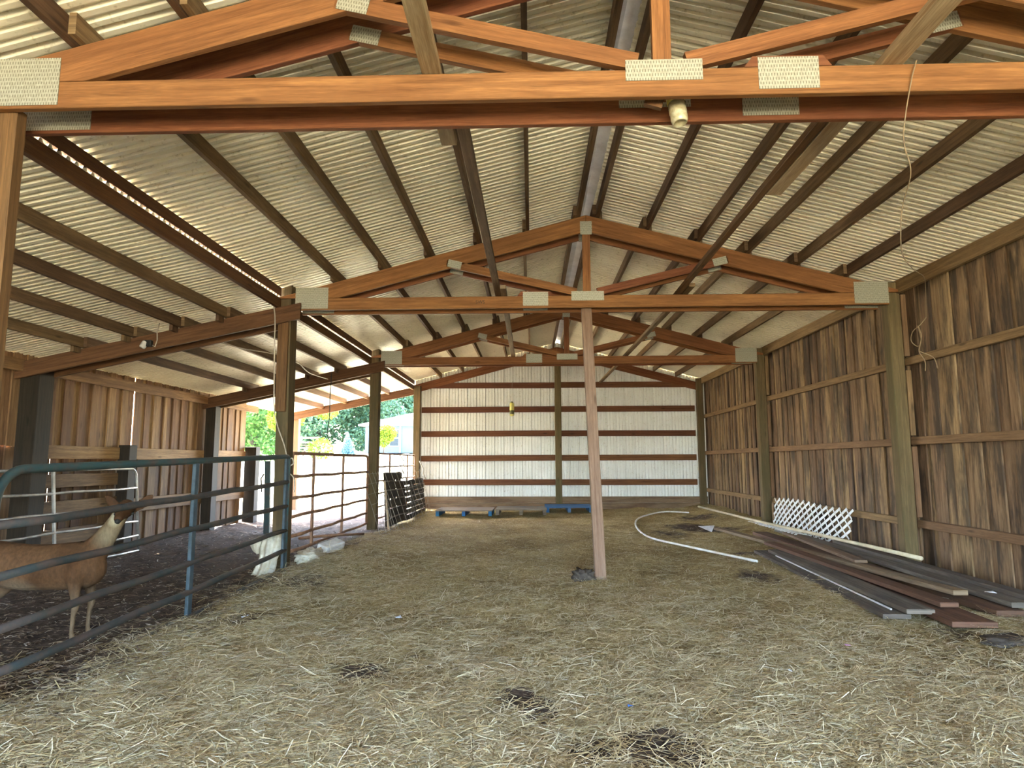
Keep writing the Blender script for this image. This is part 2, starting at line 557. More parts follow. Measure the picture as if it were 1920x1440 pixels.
    def build(self, name, mat, parent=None, smooth=False, origin=None):
        me = bpy.data.meshes.new(name)
        V = np.array(self.v, dtype=np.float64)
        if parent is not None:
            off = wloc(parent)
        elif origin is not None:
            off = Vector(origin)
        else:
            lo, hi = V.min(0), V.max(0)
            off = Vector(((lo[0] + hi[0]) / 2, (lo[1] + hi[1]) / 2, lo[2]))
        V = V - np.array(off)
        me.from_pydata([tuple(x) for x in V], [], self.f)
        uvl = me.uv_layers.new(name='UVMap')
        uvl.data.foreach_set('uv', np.array(self.uv, dtype=np.float32).ravel())
        me.materials.append(M[mat] if isinstance(mat, str) else mat)
        if smooth:
            me.polygons.foreach_set('use_smooth', [True] * len(me.polygons))
        me.update()
        o = bpy.data.objects.new(name, me)
        COL.objects.link(o)
        if parent is not None:
            o.parent = parent
            o['_'] = 0
            del o['_']
            WL[o.name] = Vector(off)
        else:
            o.location = off
            WL[o.name] = Vector(off)
        return o

WL = {}
def wloc(o):
    return WL[o.name].copy()

def tag(o, label, cat, group=None):
    o['label'] = label
    o['category'] = cat
    if group:
        o['group'] = group
    return o

def struct(o):
    o['kind'] = 'structure'
    return o

def thing(name, label, cat, loc, group=None):
    o = bpy.data.objects.new(name, None)
    COL.objects.link(o)
    o.empty_display_size = 0.1
    o.location = loc
    WL[o.name] = Vector(loc)
    return tag(o, label, cat, group)

def bevel(o, w=0.004, seg=1):
    md = o.modifiers.new('edge', 'BEVEL')
    md.width = w
    md.segments = seg
    md.limit_method = 'ANGLE'
    return o

def np_mesh(name, verts, quads, mat, kind=None):
    me = bpy.data.meshes.new(name)
    nv, nq = len(verts), len(quads)
    me.vertices.add(nv)
    me.vertices.foreach_set('co', verts.astype(np.float32).ravel())
    me.loops.add(nq * 4)
    me.loops.foreach_set('vertex_index', quads.astype(np.int32).ravel())
    me.polygons.add(nq)
    me.polygons.foreach_set('loop_start', np.arange(0, nq * 4, 4, dtype=np.int32))
    me.update(calc_edges=True)
    me.validate()
    me.materials.append(M[mat])
    o = bpy.data.objects.new(name, me)
    COL.objects.link(o)
    WL[o.name] = Vector((0, 0, 0))
    if kind:
        o['kind'] = kind
    return o

# ------------------------------------------------------------------ layout
T = [2.93, 7.20, 11.47, 15.74]
YF, YB = -5.2, 16.08  # unseen front end extended behind the camera to even out the light
RX, RZ, SL = 0.65, 4.03, 0.264          # ridge, top of top chords, pitch
PH = 0.12                                # purlin depth
LX, LZ, LS = -2.93, 2.955, 0.205         # lean-to rafter top line
def chord_top(x):
    return RZ - SL * abs(x - RX)
def lean_top(x):
    return LZ - LS * (LX - x)

# floor relief ------------------------------------------------------
DIRT = [(-0.05, 3.35, 0.18, 1.0), (0.05, 3.2, 0.14, 0.8), (0.52, 2.80, 0.28, 1.1), (0.25, 2.78, 0.2, 0.9), (-0.96, 3.74, 0.26, 0.75), (-0.75, 4.1, 0.12, 0.5),
        (2.3, 6.8, 0.42, 0.62), (3.0, 11.6, 0.9, 0.8), (2.3, 10.8, 0.6, 0.55), (3.4, 13.6, 0.7, 0.6), (-0.44, 5.54, 0.25, 0.35), (-2.2, 6.3, 0.4, 0.75), (-1.9, 3.3, 0.3, 0.55),
        (2.8, 8.6, 0.35, 0.6), (-2.1, 4.9, 0.35, 0.55), (2.9, 4.6, 0.4, 0.5), (-1.6, 3.0, 0.25, 0.5), (1.2, 9.5, 0.3, 0.25), (-0.6, 9.0, 0.4, 0.25)]
def dirt_at(x, y):
    d = np.zeros_like(x)
    for cx, cy, r, a in DIRT:
        d = np.maximum(d, a * np.clip(1.25 - np.hypot(x - cx, (y - cy) * 0.8) / r, 0, 1))
    edge = -2.5 + 0.10 * np.sin(y * 2.3) + 0.08 * np.sin(y * 5.1 + 1)
    d = np.maximum(d, np.clip((edge - x) / 0.5 + 0.35, 0, 1) * np.where(y < 7.3, 1, 0.95))
    return d
def floor_z(x, y):
    z = 0.014 * np.sin(x * 2.1 + y * 1.3) + 0.012 * np.sin(x * 4.7 - y * 3.1 + 1) + 0.008 * np.sin(x * 9.3 + y * 8.1) + 0.006 * np.sin(x * 17 - y * 15)
    z = z + 0.10 * np.exp(-((x + 2.15) ** 2 / 0.25 + (y - 7.3) ** 2 / 1.2))          # heaped straw by the post
    z = z + 0.07 * np.exp(-((x + 2.3) ** 2 / 0.3 + (y - 9.3) ** 2 / 2.5))
    z = z + 0.12 * np.clip((x - 3.5) / 0.7, 0, 1) * np.clip((y - 9.5) / 2, 0, 1)
    z = z + 0.05 * np.clip((y - 13) / 2, 0, 1)
    z = z - 0.05 * np.clip((-2.5 - x) / 0.6, 0, 1)
    return z
gx = np.arange(-6.6, 4.71, 0.06)
gy = np.arange(-5.9, 16.61, 0.06)
X, Y = np.meshgrid(gx, gy)
Z = floor_z(X, Y)
V = np.stack([X, Y, Z], -1).reshape(-1, 3)
nx, ny = len(gx), len(gy)
ii = (np.arange(ny - 1)[:, None] * nx + np.arange(nx - 1)[None, :]).ravel()
floor = np_mesh('floor', V, np.stack([ii, ii + 1, ii + nx + 1, ii + nx], -1), 'floor', 'structure')
at = floor.data.attributes.new('dirt', 'FLOAT', 'POINT')
at.data.foreach_set('value', dirt_at(V[:, 0], V[:, 1]).astype(np.float32))
floor.data.polygons.foreach_set('use_smooth', [True] * len(floor.data.polygons))

gx = np.concatenate([np.arange(-90, -8, 4.0), np.arange(-8, 8.1, 1.0), np.arange(12, 91, 4.0)])
gy = np.concatenate([np.arange(-60, -2, 4.0), np.arange(-2, 20, 1.0), np.arange(20, 111, 3.0)])
X, Y = np.meshgrid(gx, gy)
def ground_z(x, y):
    return -0.09 + 0.088 * np.clip(y - 17, 0, 20) + 0.05 * np.sin(x * 0.4) * np.clip((y - 18) / 10, 0, 1)
V = np.stack([X, Y, ground_z(X, Y)], -1).reshape(-1, 3)
nx, ny = len(gx), len(gy)
ii = (np.arange(ny - 1)[:, None] * nx + np.arange(nx - 1)[None, :]).ravel()
ground = np_mesh('ground', V, np.stack([ii, ii + 1, ii + nx + 1, ii + nx], -1), 'ground', 'structure')

# corrugated sheets -------------------------------------------------
PROF = [(0.0, 0.0), (0.010, 0.030), (0.036, 0.030), (0.046, 0.0), (0.080, 0.0), (0.088, 0.020), (0.114, 0.020), (0.122, 0.0), (0.156, 0.0), (0.164, 0.020), (0.190, 0.020), (0.198, 0.0)]
PITCH = 0.2286
def ribs(a, b):
    out = []
    k = math.floor(a / PITCH)
    while k * PITCH < b:
        for t, h in PROF:
            s = k * PITCH + t
            if a <= s <= b:
                out.append((s, h))
        k += 1
    return out
def roof_sheet(name, xa, za, xb, zb):
    mb = MB()
    for (s0, h0), (s1, h1) in zip(ribs(YF, YB)[:-1], ribs(YF, YB)[1:]):
        mb.face(((xa, s0, za + h0), (xb, s0, zb + h0), (xb, s1, zb + h1), (xa, s1, za + h1)))
    o = mb.build(name, 'roof_steel', origin=(0, 0, 0))
    md = o.modifiers.new('gauge', 'SOLIDIFY')
    md.thickness = 0.0015
    md.offset = 1
    return struct(o)
roof_sheet('ceiling_lean_side', 0.555, chord_top(0.555) + PH, -2.99, chord_top(-2.99) + PH)
roof_sheet('ceiling_wall_side', 0.735, chord_top(0.735) + PH, 4.55, chord_top(4.55) + PH)
roof_sheet('ceiling_lean_to', -2.915, lean_top(-2.915) + PH, -6.2, lean_top(-6.2) + PH)
mb = MB()
zr = RZ + PH + 0.028
mb.prism([(0.40, zr - 0.062), (0.65, zr + 0.004), (0.90, zr - 0.062), (0.90, zr - 0.059), (0.65, zr + 0.008), (0.40, zr - 0.059)], YF, YB)
struct(mb.build('trim_ridge', 'ridge_cap'))

# back wall of white ribbed steel
mb = MB()
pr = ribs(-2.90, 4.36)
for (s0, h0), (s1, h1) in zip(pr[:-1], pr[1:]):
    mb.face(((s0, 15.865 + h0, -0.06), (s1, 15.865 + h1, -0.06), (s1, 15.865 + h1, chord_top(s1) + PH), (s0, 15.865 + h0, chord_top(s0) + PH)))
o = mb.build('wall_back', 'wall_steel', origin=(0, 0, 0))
md = o.modifiers.new('gauge', 'SOLIDIFY')
md.thickness = 0.0015
struct(o)
mb = MB()
for i in range(2):
    mb.bar((-2.80, 15.82, 0.105 + i * 0.155), (4.25, 15.82, 0.105 + i * 0.155), 0.04, 0.15)
struct(mb.build('baseboard_back', 'skirt'))

# board walls
def board_wall(name, mat, x, y0, y1, z0, z1, wlo, whi, out, gaps=()):
    """board-on-board siding: a spaced inner layer nailed over a spaced outer layer"""
    mb = MB()
    y = y0
    k = 0
    while y < y1:
        w = min(R.uniform(wlo, whi), y1 - y + 0.001)
        lap = 0.02
        slit = 0.0
        for g0, gw in gaps:
            if y <= g0 < y + w:
                lap, slit = -gw, gw
        inner = k % 2 == 0
        dx = 0.0 if inner else out * 0.0183
        a_, c_ = (y + slit, y + w) if inner else (y - (lap if lap > 0 else 0), y + w + lap)
        zb = z0 + R.uniform(0, 0.02)
        tw = R.uniform(-0.0012, 0.0012)
        mb.box((x + dx + tw - 0.009, a_ + 0.001, zb), (x + dx + tw + 0.009, c_ - 0.001, z1 + R.uniform(-0.004, 0.004)))
        y += w
        k += 1
    return struct(mb.build(name, mat))
board_wall('wall_right', 'wall_right', 4.272, YF, 15.862, -0.02, 3.20, 0.075, 0.175, 1, gaps=())
board_wall('wall_left_upper', 'wall_left', -5.985, YF, 13.25, 1.36, 2.452, 0.085, 0.19, -1, gaps=((9.35, 0.010), (10.3, 0.010)))
board_wall('wall_left_lower', 'wall_low', -6.015, YF, 13.20, -0.05, 1.38, 0.085, 0.19, -1, gaps=((7.95, 0.022), (7.6, 0.008), (8.7, 0.012), (12.3, 0.01)))

mb = MB()
xx = -6.0
while xx < -2.95:
    ww = min(R.uniform(0.12, 0.19), -2.95 - xx + 0.002)
    mb.box((xx, YF - 0.01, -0.1), (xx + ww - 0.002, YF + 0.012, lean_top(xx + ww / 2) + PH - 0.03))
    xx += ww
struct(mb.build('wall_lean_light_blocker', 'wall_left'))  # unseen wall added across the lean-to front to darken the lean-to

# ------------------------------------------------------------------ posts
def post(label, x0, x1, y0, y1, z0, z1, mat='post', lean=(0, 0), extra=()):
    mb = MB()
    mb.bar(((x0 + x1) / 2 + lean[0], (y0 + y1) / 2 + lean[1], z0), ((x0 + x1) / 2, (y0 + y1) / 2, z1), x1 - x0, y1 - y0, (0, 1, 0))
    t = thing('timber_post', label, 'post', ((x0 + x1) / 2 + lean[0], (y0 + y1) / 2 + lean[1], z0), 'upright timber posts')
    bevel(mb.build('shaft', mat, t), 0.006)
    for nm, lo, hi, m in extra:
        b = MB()
        b.box(lo, hi)
        bevel(b.build(nm, m, t), 0.003)
    return t
a, b_ = 0.040, 0.238
post('orange-brown timber post at the near end of the dark green gate', -2.74, -2.592, T[0] + a, T[0] + 0.112, -0.05, 2.96, 'rafter')
post('timber post with white cord hanging down, between the dark green and brown gates', -2.94, -2.80, T[1] + a, T[1] + b_, -0.08, 3.26, 'post', (0.03, 0),
     [('scab_board', (-2.93, T[1] + a - 0.036, 1.75), (-2.81, T[1] + a, 2.80), 'rafter')])
post('rough dark timber post between the brown gate and the leaning pallets', -2.94, -2.78, T[2] + a, T[2] + b_, -0.08, 3.24, 'post', (0.0, 0))
post('corner timber post where the white metal wall meets the lean-to', -2.90, -2.735, T[3] - 0.10, T[3] + 0.07, -0.05, 3.05, 'post')
post('black timber post at the outer lean-to wall, behind the deer', -5.95, -5.72, T[1] + a - 0.02, T[1] + b_ + 0.02, -0.1, 2.35, 'post_dark')
post('slim dark timber post at the outer lean-to wall, under the rear lean-to rafters', -5.95, -5.77, T[2] + a, T[2] + b_, -0.1, 2.36, 'post_dark')
post('sunlit timber corner post at the open far end of the lean-to', -5.96, -5.80, T[3] + 0.04, T[3] + 0.2, -0.1, 2.36, 'rafter')
post('short dark timber post against the outer lean-to wall, behind the silver gate', -5.97, -5.80, 9.12, 9.30, -0.1, 1.43, 'post_dark')
post('stout dark gate post at the end of the outer lean-to wall', -5.98, -5.74, 13.25, 13.45, -0.1, 1.50, 'post_dark')
for i, (lab) in enumerate(('greenish square post on the boarded wall, behind the lumber pile', 'greenish square post on the boarded wall, beside the white lattice', 'corner post where the boarded wall meets the white metal wall')):
    y = T[i + 1]
    ex = []
    if i < 2:
        for z0, z1 in ((2.34, 3.05), (1.45, 2.18), (0.56, 1.33)):
            ex.append(('blocking', (4.202, y + 0.03, z0), (4.258, y + 0.20, z1), 'girt_wall'))
    post(lab, 4.055, 4.20, y + a - (0.1 if i == 2 else 0), y + a + 0.13 - (0.1 if i == 2 else 0), -0.05, 3.20, 'post', (0, 0), ex)
post('dark centre post in front of the white metal wall', 0.58, 0.735, 15.62, 15.79, 0.0, 3.82, 'post')

# ------------------------------------------------------------------ trusses
def plate(x0, x1, z0, z1, y, parent, tilt=0.0):
    mb = MB()
    c = Vector(((x0 + x1) / 2, y, (z0 + z1) / 2))
    w, h, t = (x1 - x0) / 2, (z1 - z0) / 2, 0.003
    cs, sn = math.cos(tilt), math.sin(tilt)
    q = []
    for dx, dz in ((-w, -h), (w, -h), (w, h), (-w, h)):
        q.append((c.x + dx * cs - dz * sn, c.z + dx * sn + dz * cs))
    i = len(mb.v)
    for yy in (y - t, y):
        for px, pz in q:
            mb.v.append((px, yy, pz))
    uv = ((0, 0), (2 * w, 0), (2 * w, 2 * h), (0, 2 * h))
    mb.poly((i, i + 1, i + 2, i + 3), uv)
    mb.poly((i + 7, i + 6, i + 5, i + 4), uv)
    for k in range(4):
        k2 = (k + 1) % 4
        mb.poly((i + k2, i + k, i + 4 + k, i + 4 + k2))
    o = mb.build('gusset_plate', 'plate', parent)
    return o
def truss(y, label, splice, stamp=False, front=True, x_end=4.22):
    t = thing('roof_truss', label, 'roof truss', (RX, y + 0.019, 2.93), 'double timber roof trusses')
    y1 = y + 0.038
    if splice < 0.6:
        xs = 0.058
    else:
        xs = 1.255
    mb = MB()
    mb.box((-2.74, y, 2.93), (4.06, y1, 3.07))
    bevel(mb.build('bottom_chord', 'truss', t), 0.004)
    mb = MB()
    mb.prism([(-2.94, 3.072), (-2.228, 3.072), (RX - 0.001, RZ - 0.2), (RX - 0.001, RZ), (-2.94, chord_top(-2.94))], y, y1)
    bevel(mb.build('top_chord', 'truss', t), 0.003)
    mb = MB()
    mb.prism([(RX + 0.001, RZ - 0.2), (3.528, 3.072), (x_end, 3.072), (x_end, chord_top(x_end)), (RX + 0.001, RZ)], y, y1)
    bevel(mb.build('top_chord', 'truss', t), 0.003)
    if front:
        mb = MB()
        mb.box((RX - 0.045, y, 3.072), (RX + 0.045, y1, RZ - 0.2))
        mb.build('king_post', 'truss', t)
    for s in (-1, 1):
        mb = MB()
        mb.bar((RX + s * 1.62, y + 0.019, 3.475), (RX + s * 0.12, y + 0.019, 3.112), 0.038, 0.088)
        mb.build('web', 'truss', t)
        plate(RX + s * 1.53 - 0.08, RX + s * 1.53 + 0.08, 3.41, 3.50, y, t, s * 0.238)
    mb = MB()
    mb.prism([(xs - 0.21, 3.071), (xs + 0.21, 3.071), (xs + 0.17, 3.125), (xs - 0.17, 3.125)], y, y1)
    mb.build('scab_block', 'truss', t)
    plate(-2.735, -2.352, 2.945, 3.195, y, t)
    plate(3.672, 4.055, 2.945, 3.195, y, t)
    plate(0.47, 0.843, 3.01, 3.118, y, t)
    plate(xs - 0.145, xs + 0.145, 2.955, 3.118, y, t)
    plate(RX - 0.068, RX + 0.068, RZ - 0.236, RZ - 0.075, y, t)
    if stamp:
        cu_ = bpy.data.curves.new('stamp_text', 'FONT')
        cu_.body = 'SWS'
        cu_.size = 0.055
        cu_.extrude = 0.0006
        cu_.align_x = 'CENTER'
        tmp = bpy.data.objects.new('stamp_text', cu_)
        COL.objects.link(tmp)
        me = bpy.data.meshes.new_from_object(tmp.evaluated_get(bpy.context.evaluated_depsgraph_get()))
        bpy.data.objects.remove(tmp)
        bpy.data.curves.remove(cu_)
        me.transform(Matrix.Rotation(math.pi / 2, 4, 'X'))
        fo = bpy.data.objects.new('grade_stamp', me)
        COL.objects.link(fo)
        me.materials.clear()
        me.materials.append(M['ink'])
        fo.parent = t
        fo.location = Vector((-0.58, y - 0.001, 2.985)) - wloc(t)
        fo['label'] = 'dark inked stamp'
    return t
tl = (('pale orange timber truss crossing overhead, with the dusty jar light behind its chord', 'timber truss close behind the first overhead truss, partly hidden by it'),
      ('timber truss above the lone prop post, with an inked stamp on its bottom chord', 'timber truss directly behind the stamped middle truss, propped by the lone post'),
      ('timber truss third along the barn, with bright plates, facing the entrance', 'timber truss hidden close behind the third truss along the barn'))
for i in range(3):
    truss(T[i], tl[i][0], 1.0 if i == 0 else 0.0, i == 1)
    truss(T[i] + 0.24, tl[i][1], 1.0 if i == 0 else 0.0, False, False)
for s, lab in ((-1, 'sloping end rafter on top of the white metal wall, lean-to half'), (1, 'sloping end rafter on top of the white metal wall, boarded-wall half')):
    mb = MB()
    xe = -2.94 if s < 0 else 4.22
    pts = [(RX + s * 0.001, RZ - 0.2), (xe, chord_top(xe) - 0.2), (xe, chord_top(xe)), (RX + s * 0.001, RZ)]
    if s < 0:
        pts = pts[::-1]
    mb.prism(pts, T[3] + 0.072, T[3] + 0.108)
    tag(bevel(mb.build('gable_rafter', 'truss')), lab, 'rafter')

# lean-to rafters
def lean_rafter(y, label, dz=0.0, mat='rafter', x1=-2.66, x0=-6.0):
    mb = MB()
    mb.prism([(x0, lean_top(x0) - 0.19 + dz), (x1, lean_top(x1) - 0.19 + dz), (x1, lean_top(x1) + dz), (x0, lean_top(x0) + dz)], y, y + 0.038)
    return tag(bevel(mb.build('lean_to_rafter', mat)), label, 'rafter', 'sloping lean-to rafters')
lean_rafter(T[1] - 0.04, 'sloping lean-to rafter carrying the small white light, by the corded post')
lean_rafter(T[1] + 0.24, 'sloping lean-to rafter behind the one with the white light', x1=-2.95)
lean_rafter(T[2] - 0.04, 'sloping lean-to rafter meeting the rough dark post, entrance side')
lean_rafter(T[2] + 0.24, 'sloping lean-to rafter meeting the rough dark post, far side', x1=-2.95)
lean_rafter(T[3] + 0.0, 'sunlit sloping rafter across the open far end of the lean-to', 0.07, 'rafter', -2.76)

# ------------------------------------------------------------------ purlins
BAYS = [(YF + 0.02, T[0] + 0.34, 'ahead of the first truss'), (T[0] - 0.08, T[1] + 0.34, 'first to middle truss'), (T[1] - 0.08, T[2] + 0.34, 'middle to third truss'), (T[2] - 0.08, YB - 0.02, 'third truss to metal wall')]
ORD = ['topmost', 'second', 'third', 'fourth', 'fifth', 'sixth', 'seventh']
def purlin(x, y0, y1, zb, ph, label, cleat_y=None, mat='purlin', name='roof_purlin', w=0.038, group='roof purlins'):
    t = thing(name, label, 'purlin', (x, (y0 + y1) / 2, zb), group)
    mb = MB()
    mb.bar((x, y0, zb + ph / 2), (x, y1, zb + ph / 2), w, ph)
    mb.build('joist', mat, t)
    if cleat_y is not None:
        mb = MB()
        cx = x - 0.042 if x < RX else x + 0.042
        mb.box((cx - 0.019, cleat_y, zb - 0.06), (cx + 0.019, cleat_y + 0.12, zb + ph * 0.85))
        mb.build('cleat', mat, t)
    return t
LP = [0.545, -0.05, -0.62, -1.19, -1.72, -2.27]
RP = [0.765, 1.34, 1.92, 2.48, 3.03, 3.57]
for side, xs, nm in ((-1, LP, 'lean-to side slope'), (1, RP, 'boarded-wall side slope')):
    for k, x in enumerate(xs):
        for b, (y0, y1, bl) in enumerate(BAYS):
            if b == 0 and (x > 2.0 or x < -2.3):
                continue
            xo = x + (0.021 if (b % 2) else -0.021)
            w = 0.045 if k == 0 else 0.038
            zb = chord_top(xo) + 0.003
            purlin(xo, y0, y1, zb, PH - 0.006, f'{ORD[k]} purlin of the {nm}, {bl}', T[b] + 0.05 if b in (1, 2, 3) and b < 3 else (T[2] + 0.05 if b == 3 else None), w=w)
# eave beams either side of the slit of daylight
for b, (y0, y1, bl) in enumerate(BAYS[1:]):
    y0b, y1b = max(y0, YF) , y1
    if b == 0:
        y0b = YF + 0.05
    zt = chord_top(-2.93) + PH
    mb = MB()
    y0c, y1c = (y0b if b == 0 else T[b] + 0.26), (T[b + 1] + 0.02 if b < 2 else YB - 0.02)
    mb.box((-2.955, y0c, 3.1015), (-2.912, y1c, zt - 0.003))
    tag(mb.build('eave_beam', 'rafter'), f'dark eave beam above the slit of daylight, {bl}', 'beam', 'eave beams along the slit')
    mb = MB()
    mb.box((-2.955, y0c, LZ + 0.003), (-2.912, y1c, LZ + PH - 0.004))
    tag(mb.build('eave_beam', 'rafter'), f'dark eave beam below the slit of daylight, {bl}', 'beam', 'eave beams along the slit')
for k, x in enumerate((-3.50, -4.03, -4.58, -5.16)):
    for b, (y0, y1, bl) in enumerate(BAYS[1:]):
        ye = T[3] - 0.005 if b == 2 else y1
        ys = YF + 0.05 if b == 0 else y0
        xo = x + (0.021 if (b % 2) else -0.021)
        purlin(xo, ys, ye, lean_top(xo) + 0.003, PH - 0.006, f'{ORD[k]} purlin of the low lean-to roof, {bl}', T[b + 1] - 0.17 if b < 2 else None, 'purlin' if b < 2 else 'rafter', group='lean-to roof purlins')
mb = MB()
mb.bar((-5.90, YF, 2.30), (-5.90, 13.6, 2.30), 0.045, 0.14)
tag(mb.build('wall_plate', 'wall_left'), 'rough chewed top plate along the outer lean-to wall', 'beam')
mb = MB()
mb.bar((4.19, YF, 3.14), (4.19, 15.85, 3.14), 0.045, 0.15)
tag(mb.build('wall_plate', 'girt_wall'), 'long top plate beam along the weathered boarded wall', 'beam')

# ------------------------------------------------------------------ girts
rows = [3.07, 2.465, 1.865, 1.27, 0.68]
for k, z in enumerate(rows):
    for (x0, x1, nm) in ((-2.73, 0.655, 'lean-to half'), (0.66, 4.02, 'boarded-wall half')):
        mb = MB()
        mb.bar((x0, 15.832, z + R.uniform(-0.01, 0.01)), (x1, 15.832, z + R.uniform(-0.01, 0.01)), 0.038, 0.142)
        tag(bevel(mb.build('horizontal_girt', 'girt')), f'{ORD[k]} red-brown girt across the white metal wall, {nm}', 'girt', 'girts of the white metal wall')
bays_r = [(YF, T[1] + 0.05, 'before the post by the lumber'), (T[1] + 0.24, T[2] + 0.05, 'between the two square posts'), (T[2] + 0.24, 15.8, 'between lattice post and corner')]
for k, z in enumerate((2.275, 1.385, 0.49)):
    for (y0, y1, nm) in bays_r:
        mb = MB()
        mb.bar((4.232, y0, z), (4.232, y1, z + R.uniform(-0.01, 0.01)), 0.055, 0.085)
        tag(bevel(mb.build('horizontal_girt', 'girt_wall')), f'{ORD[k]} brown girt of the weathered boarded wall, {nm}', 'girt', 'girts of the boarded wall')
for z, h, y0, y1, lab in ((1.31, 0.17, 7.47, 9.11, 'wide horizontal board on the outer lean-to wall, above the silver gate'), (1.31, 0.17, 9.32, 11.5, 'wide horizontal board on the outer lean-to wall, past the short post'),
                          (1.33, 0.16, 11.75, 13.2, 'wide horizontal board on the outer lean-to wall, by the gate post'), (0.95, 0.17, 7.47, 9.11, 'horizontal kick board on the outer wall, second from top behind the silver gate'),
                          (0.60, 0.2, 7.47, 9.11, 'horizontal kick board on the outer wall, third from top behind the silver gate'), (0.25, 0.2, 7.47, 9.11, 'lowest horizontal kick board behind the silver gate'),
                          (0.55, 0.2, 9.32, 11.5, 'low horizontal kick board between the short post and the slim post'), (0.55, 0.2, 11.75, 13.2, 'low horizontal kick board beside the stout gate post')):
    mb = MB()
    mb.bar((-5.955, y0, z), (-5.955, y1, z), 0.04, h)
    tag(bevel(mb.build('kick_board', 'wall_left' if z > 1.2 else 'wall_low')), lab, 'board', 'kick boards of the lean-to wall')

# ------------------------------------------------------------------ long braces lying on the trusses
def brace(p0, p1, w, h, mat, label):
    mb = MB()
    mb.bar(p0, p1, w, h)
    tag(bevel(mb.build('long_brace', mat)), label, 'brace', 'long braces lying on the trusses')
brace((-0.475, 0.2, 3.096), (-0.485, 3.66, 3.096), 0.095, 0.045, 'weathered', 'pale cracked brace lying on the first truss, lean-to side')
brace((-0.385, 3.16, 3.096), (-0.37, 7.62, 3.096), 0.07, 0.045, 'purlin', 'thin brown brace lying on first and middle trusses, lean-to side')
brace((-0.305, 6.9, 3.098), (-0.33, 11.9, 3.098), 0.07, 0.045, 'plank_tan', 'thin brown brace lying on middle and third trusses, lean-to side')
brace((1.755, 0.2, 3.096), (1.755, 4.47, 3.096), 0.11, 0.045, 'weathered', 'pale brace lying on the first truss, boarded-wall side')
brace((1.655, 3.16, 3.096), (1.70, 7.7, 3.096), 0.06, 0.045, 'rafter', 'thin brown brace lying on first and middle trusses, boarded-wall side')
brace((1.775, 6.9, 3.098), (1.72, 15.8, 3.13), 0.07, 0.045, 'purlin', 'long thin brace from the middle truss to the white metal wall')

# lone prop post
mb = MB()
mb.bar((0.695, 6.74, -0.03), (0.65, T[1] + 0.17, 3.02), 0.115, 0.10, (0, 1, 0))
t = thing('prop_post', 'lone reddish-brown prop post standing in the middle of the straw', 'post', (0.695, 6.74, -0.03))
bevel(mb.build('shaft', 'prop', t), 0.006)

# jar light under the first truss
t = thing('jar_light', 'dusty glass jar light hanging under the first truss', 'light fixture', (0.755, T[0] + 0.14, 2.84))
ax = Vector((0.10, -0.16, -1))
c = Vector((0.745, T[0] + 0.155, 3.0))
mb = MB()
mb.lathe([(0.036, -0.03), (0.046, -0.025), (0.046, 0.02), (0.040, 0.026)], c, ax)
mb.build('fixture_cap', 'trap_yellow', t, True)
mb = MB()
mb.lathe([(0.036, 0.02), (0.044, 0.028), (0.0445, 0.05), (0.042, 0.055), (0.0445, 0.06), (0.0445, 0.082), (0.042, 0.087), (0.044, 0.092), (0.042, 0.125), (0.036, 0.140), (0.032, 0.144), (0.030, 0.136)], c, ax, 24)
mb.build('glass_jar', 'jar', t, True)
mb = MB()
mb.box((0.60, T[0] + 0.10, 3.01), (0.79, T[0] + 0.19, 3.05))
mb.build('mount_board', 'truss', t)
mb = MB()
mb.bar((0.615, T[0] + 0.10, 2.93), (0.655, T[0] + 0.10, 3.06), 0.09, 0.03, (0, 1, 0))
mb.build('side_bracket', 'rafter', t)

# little light on the lean-to rafter
t = thing('rafter_light', 'small white light fixture on the sloping lean-to rafter', 'light fixture', (-4.40, T[1] - 0.10, 2.49))
mb = MB()
mb.box((-4.45, T[1] - 0.10, 2.50), (-4.36, T[1] - 0.042, 2.575))
bevel(mb.build('box', 'grille_black', t), 0.008)
mb = MB()
mb.lathe([(0.02, 0), (0.034, 0.01), (0.036, 0.07), (0.028, 0.085)], (-4.43, T[1] - 0.075, 2.56), (-0.35, -0.3, -1), 14)
mb.build('glass_globe', 'block', t, True)
mb = MB()
mb.tube([(-4.36, T[1] - 0.06, 2.52), (-4.33, T[1] - 0.06, 2.50), (-4.31, T[1] - 0.055, 2.58), (-4.32, T[1] - 0.05, 2.68), (-4.30, T[1] - 0.05, 2.78)], 0.006, 6)
mb.build('cable', 'cord_white', t, True)

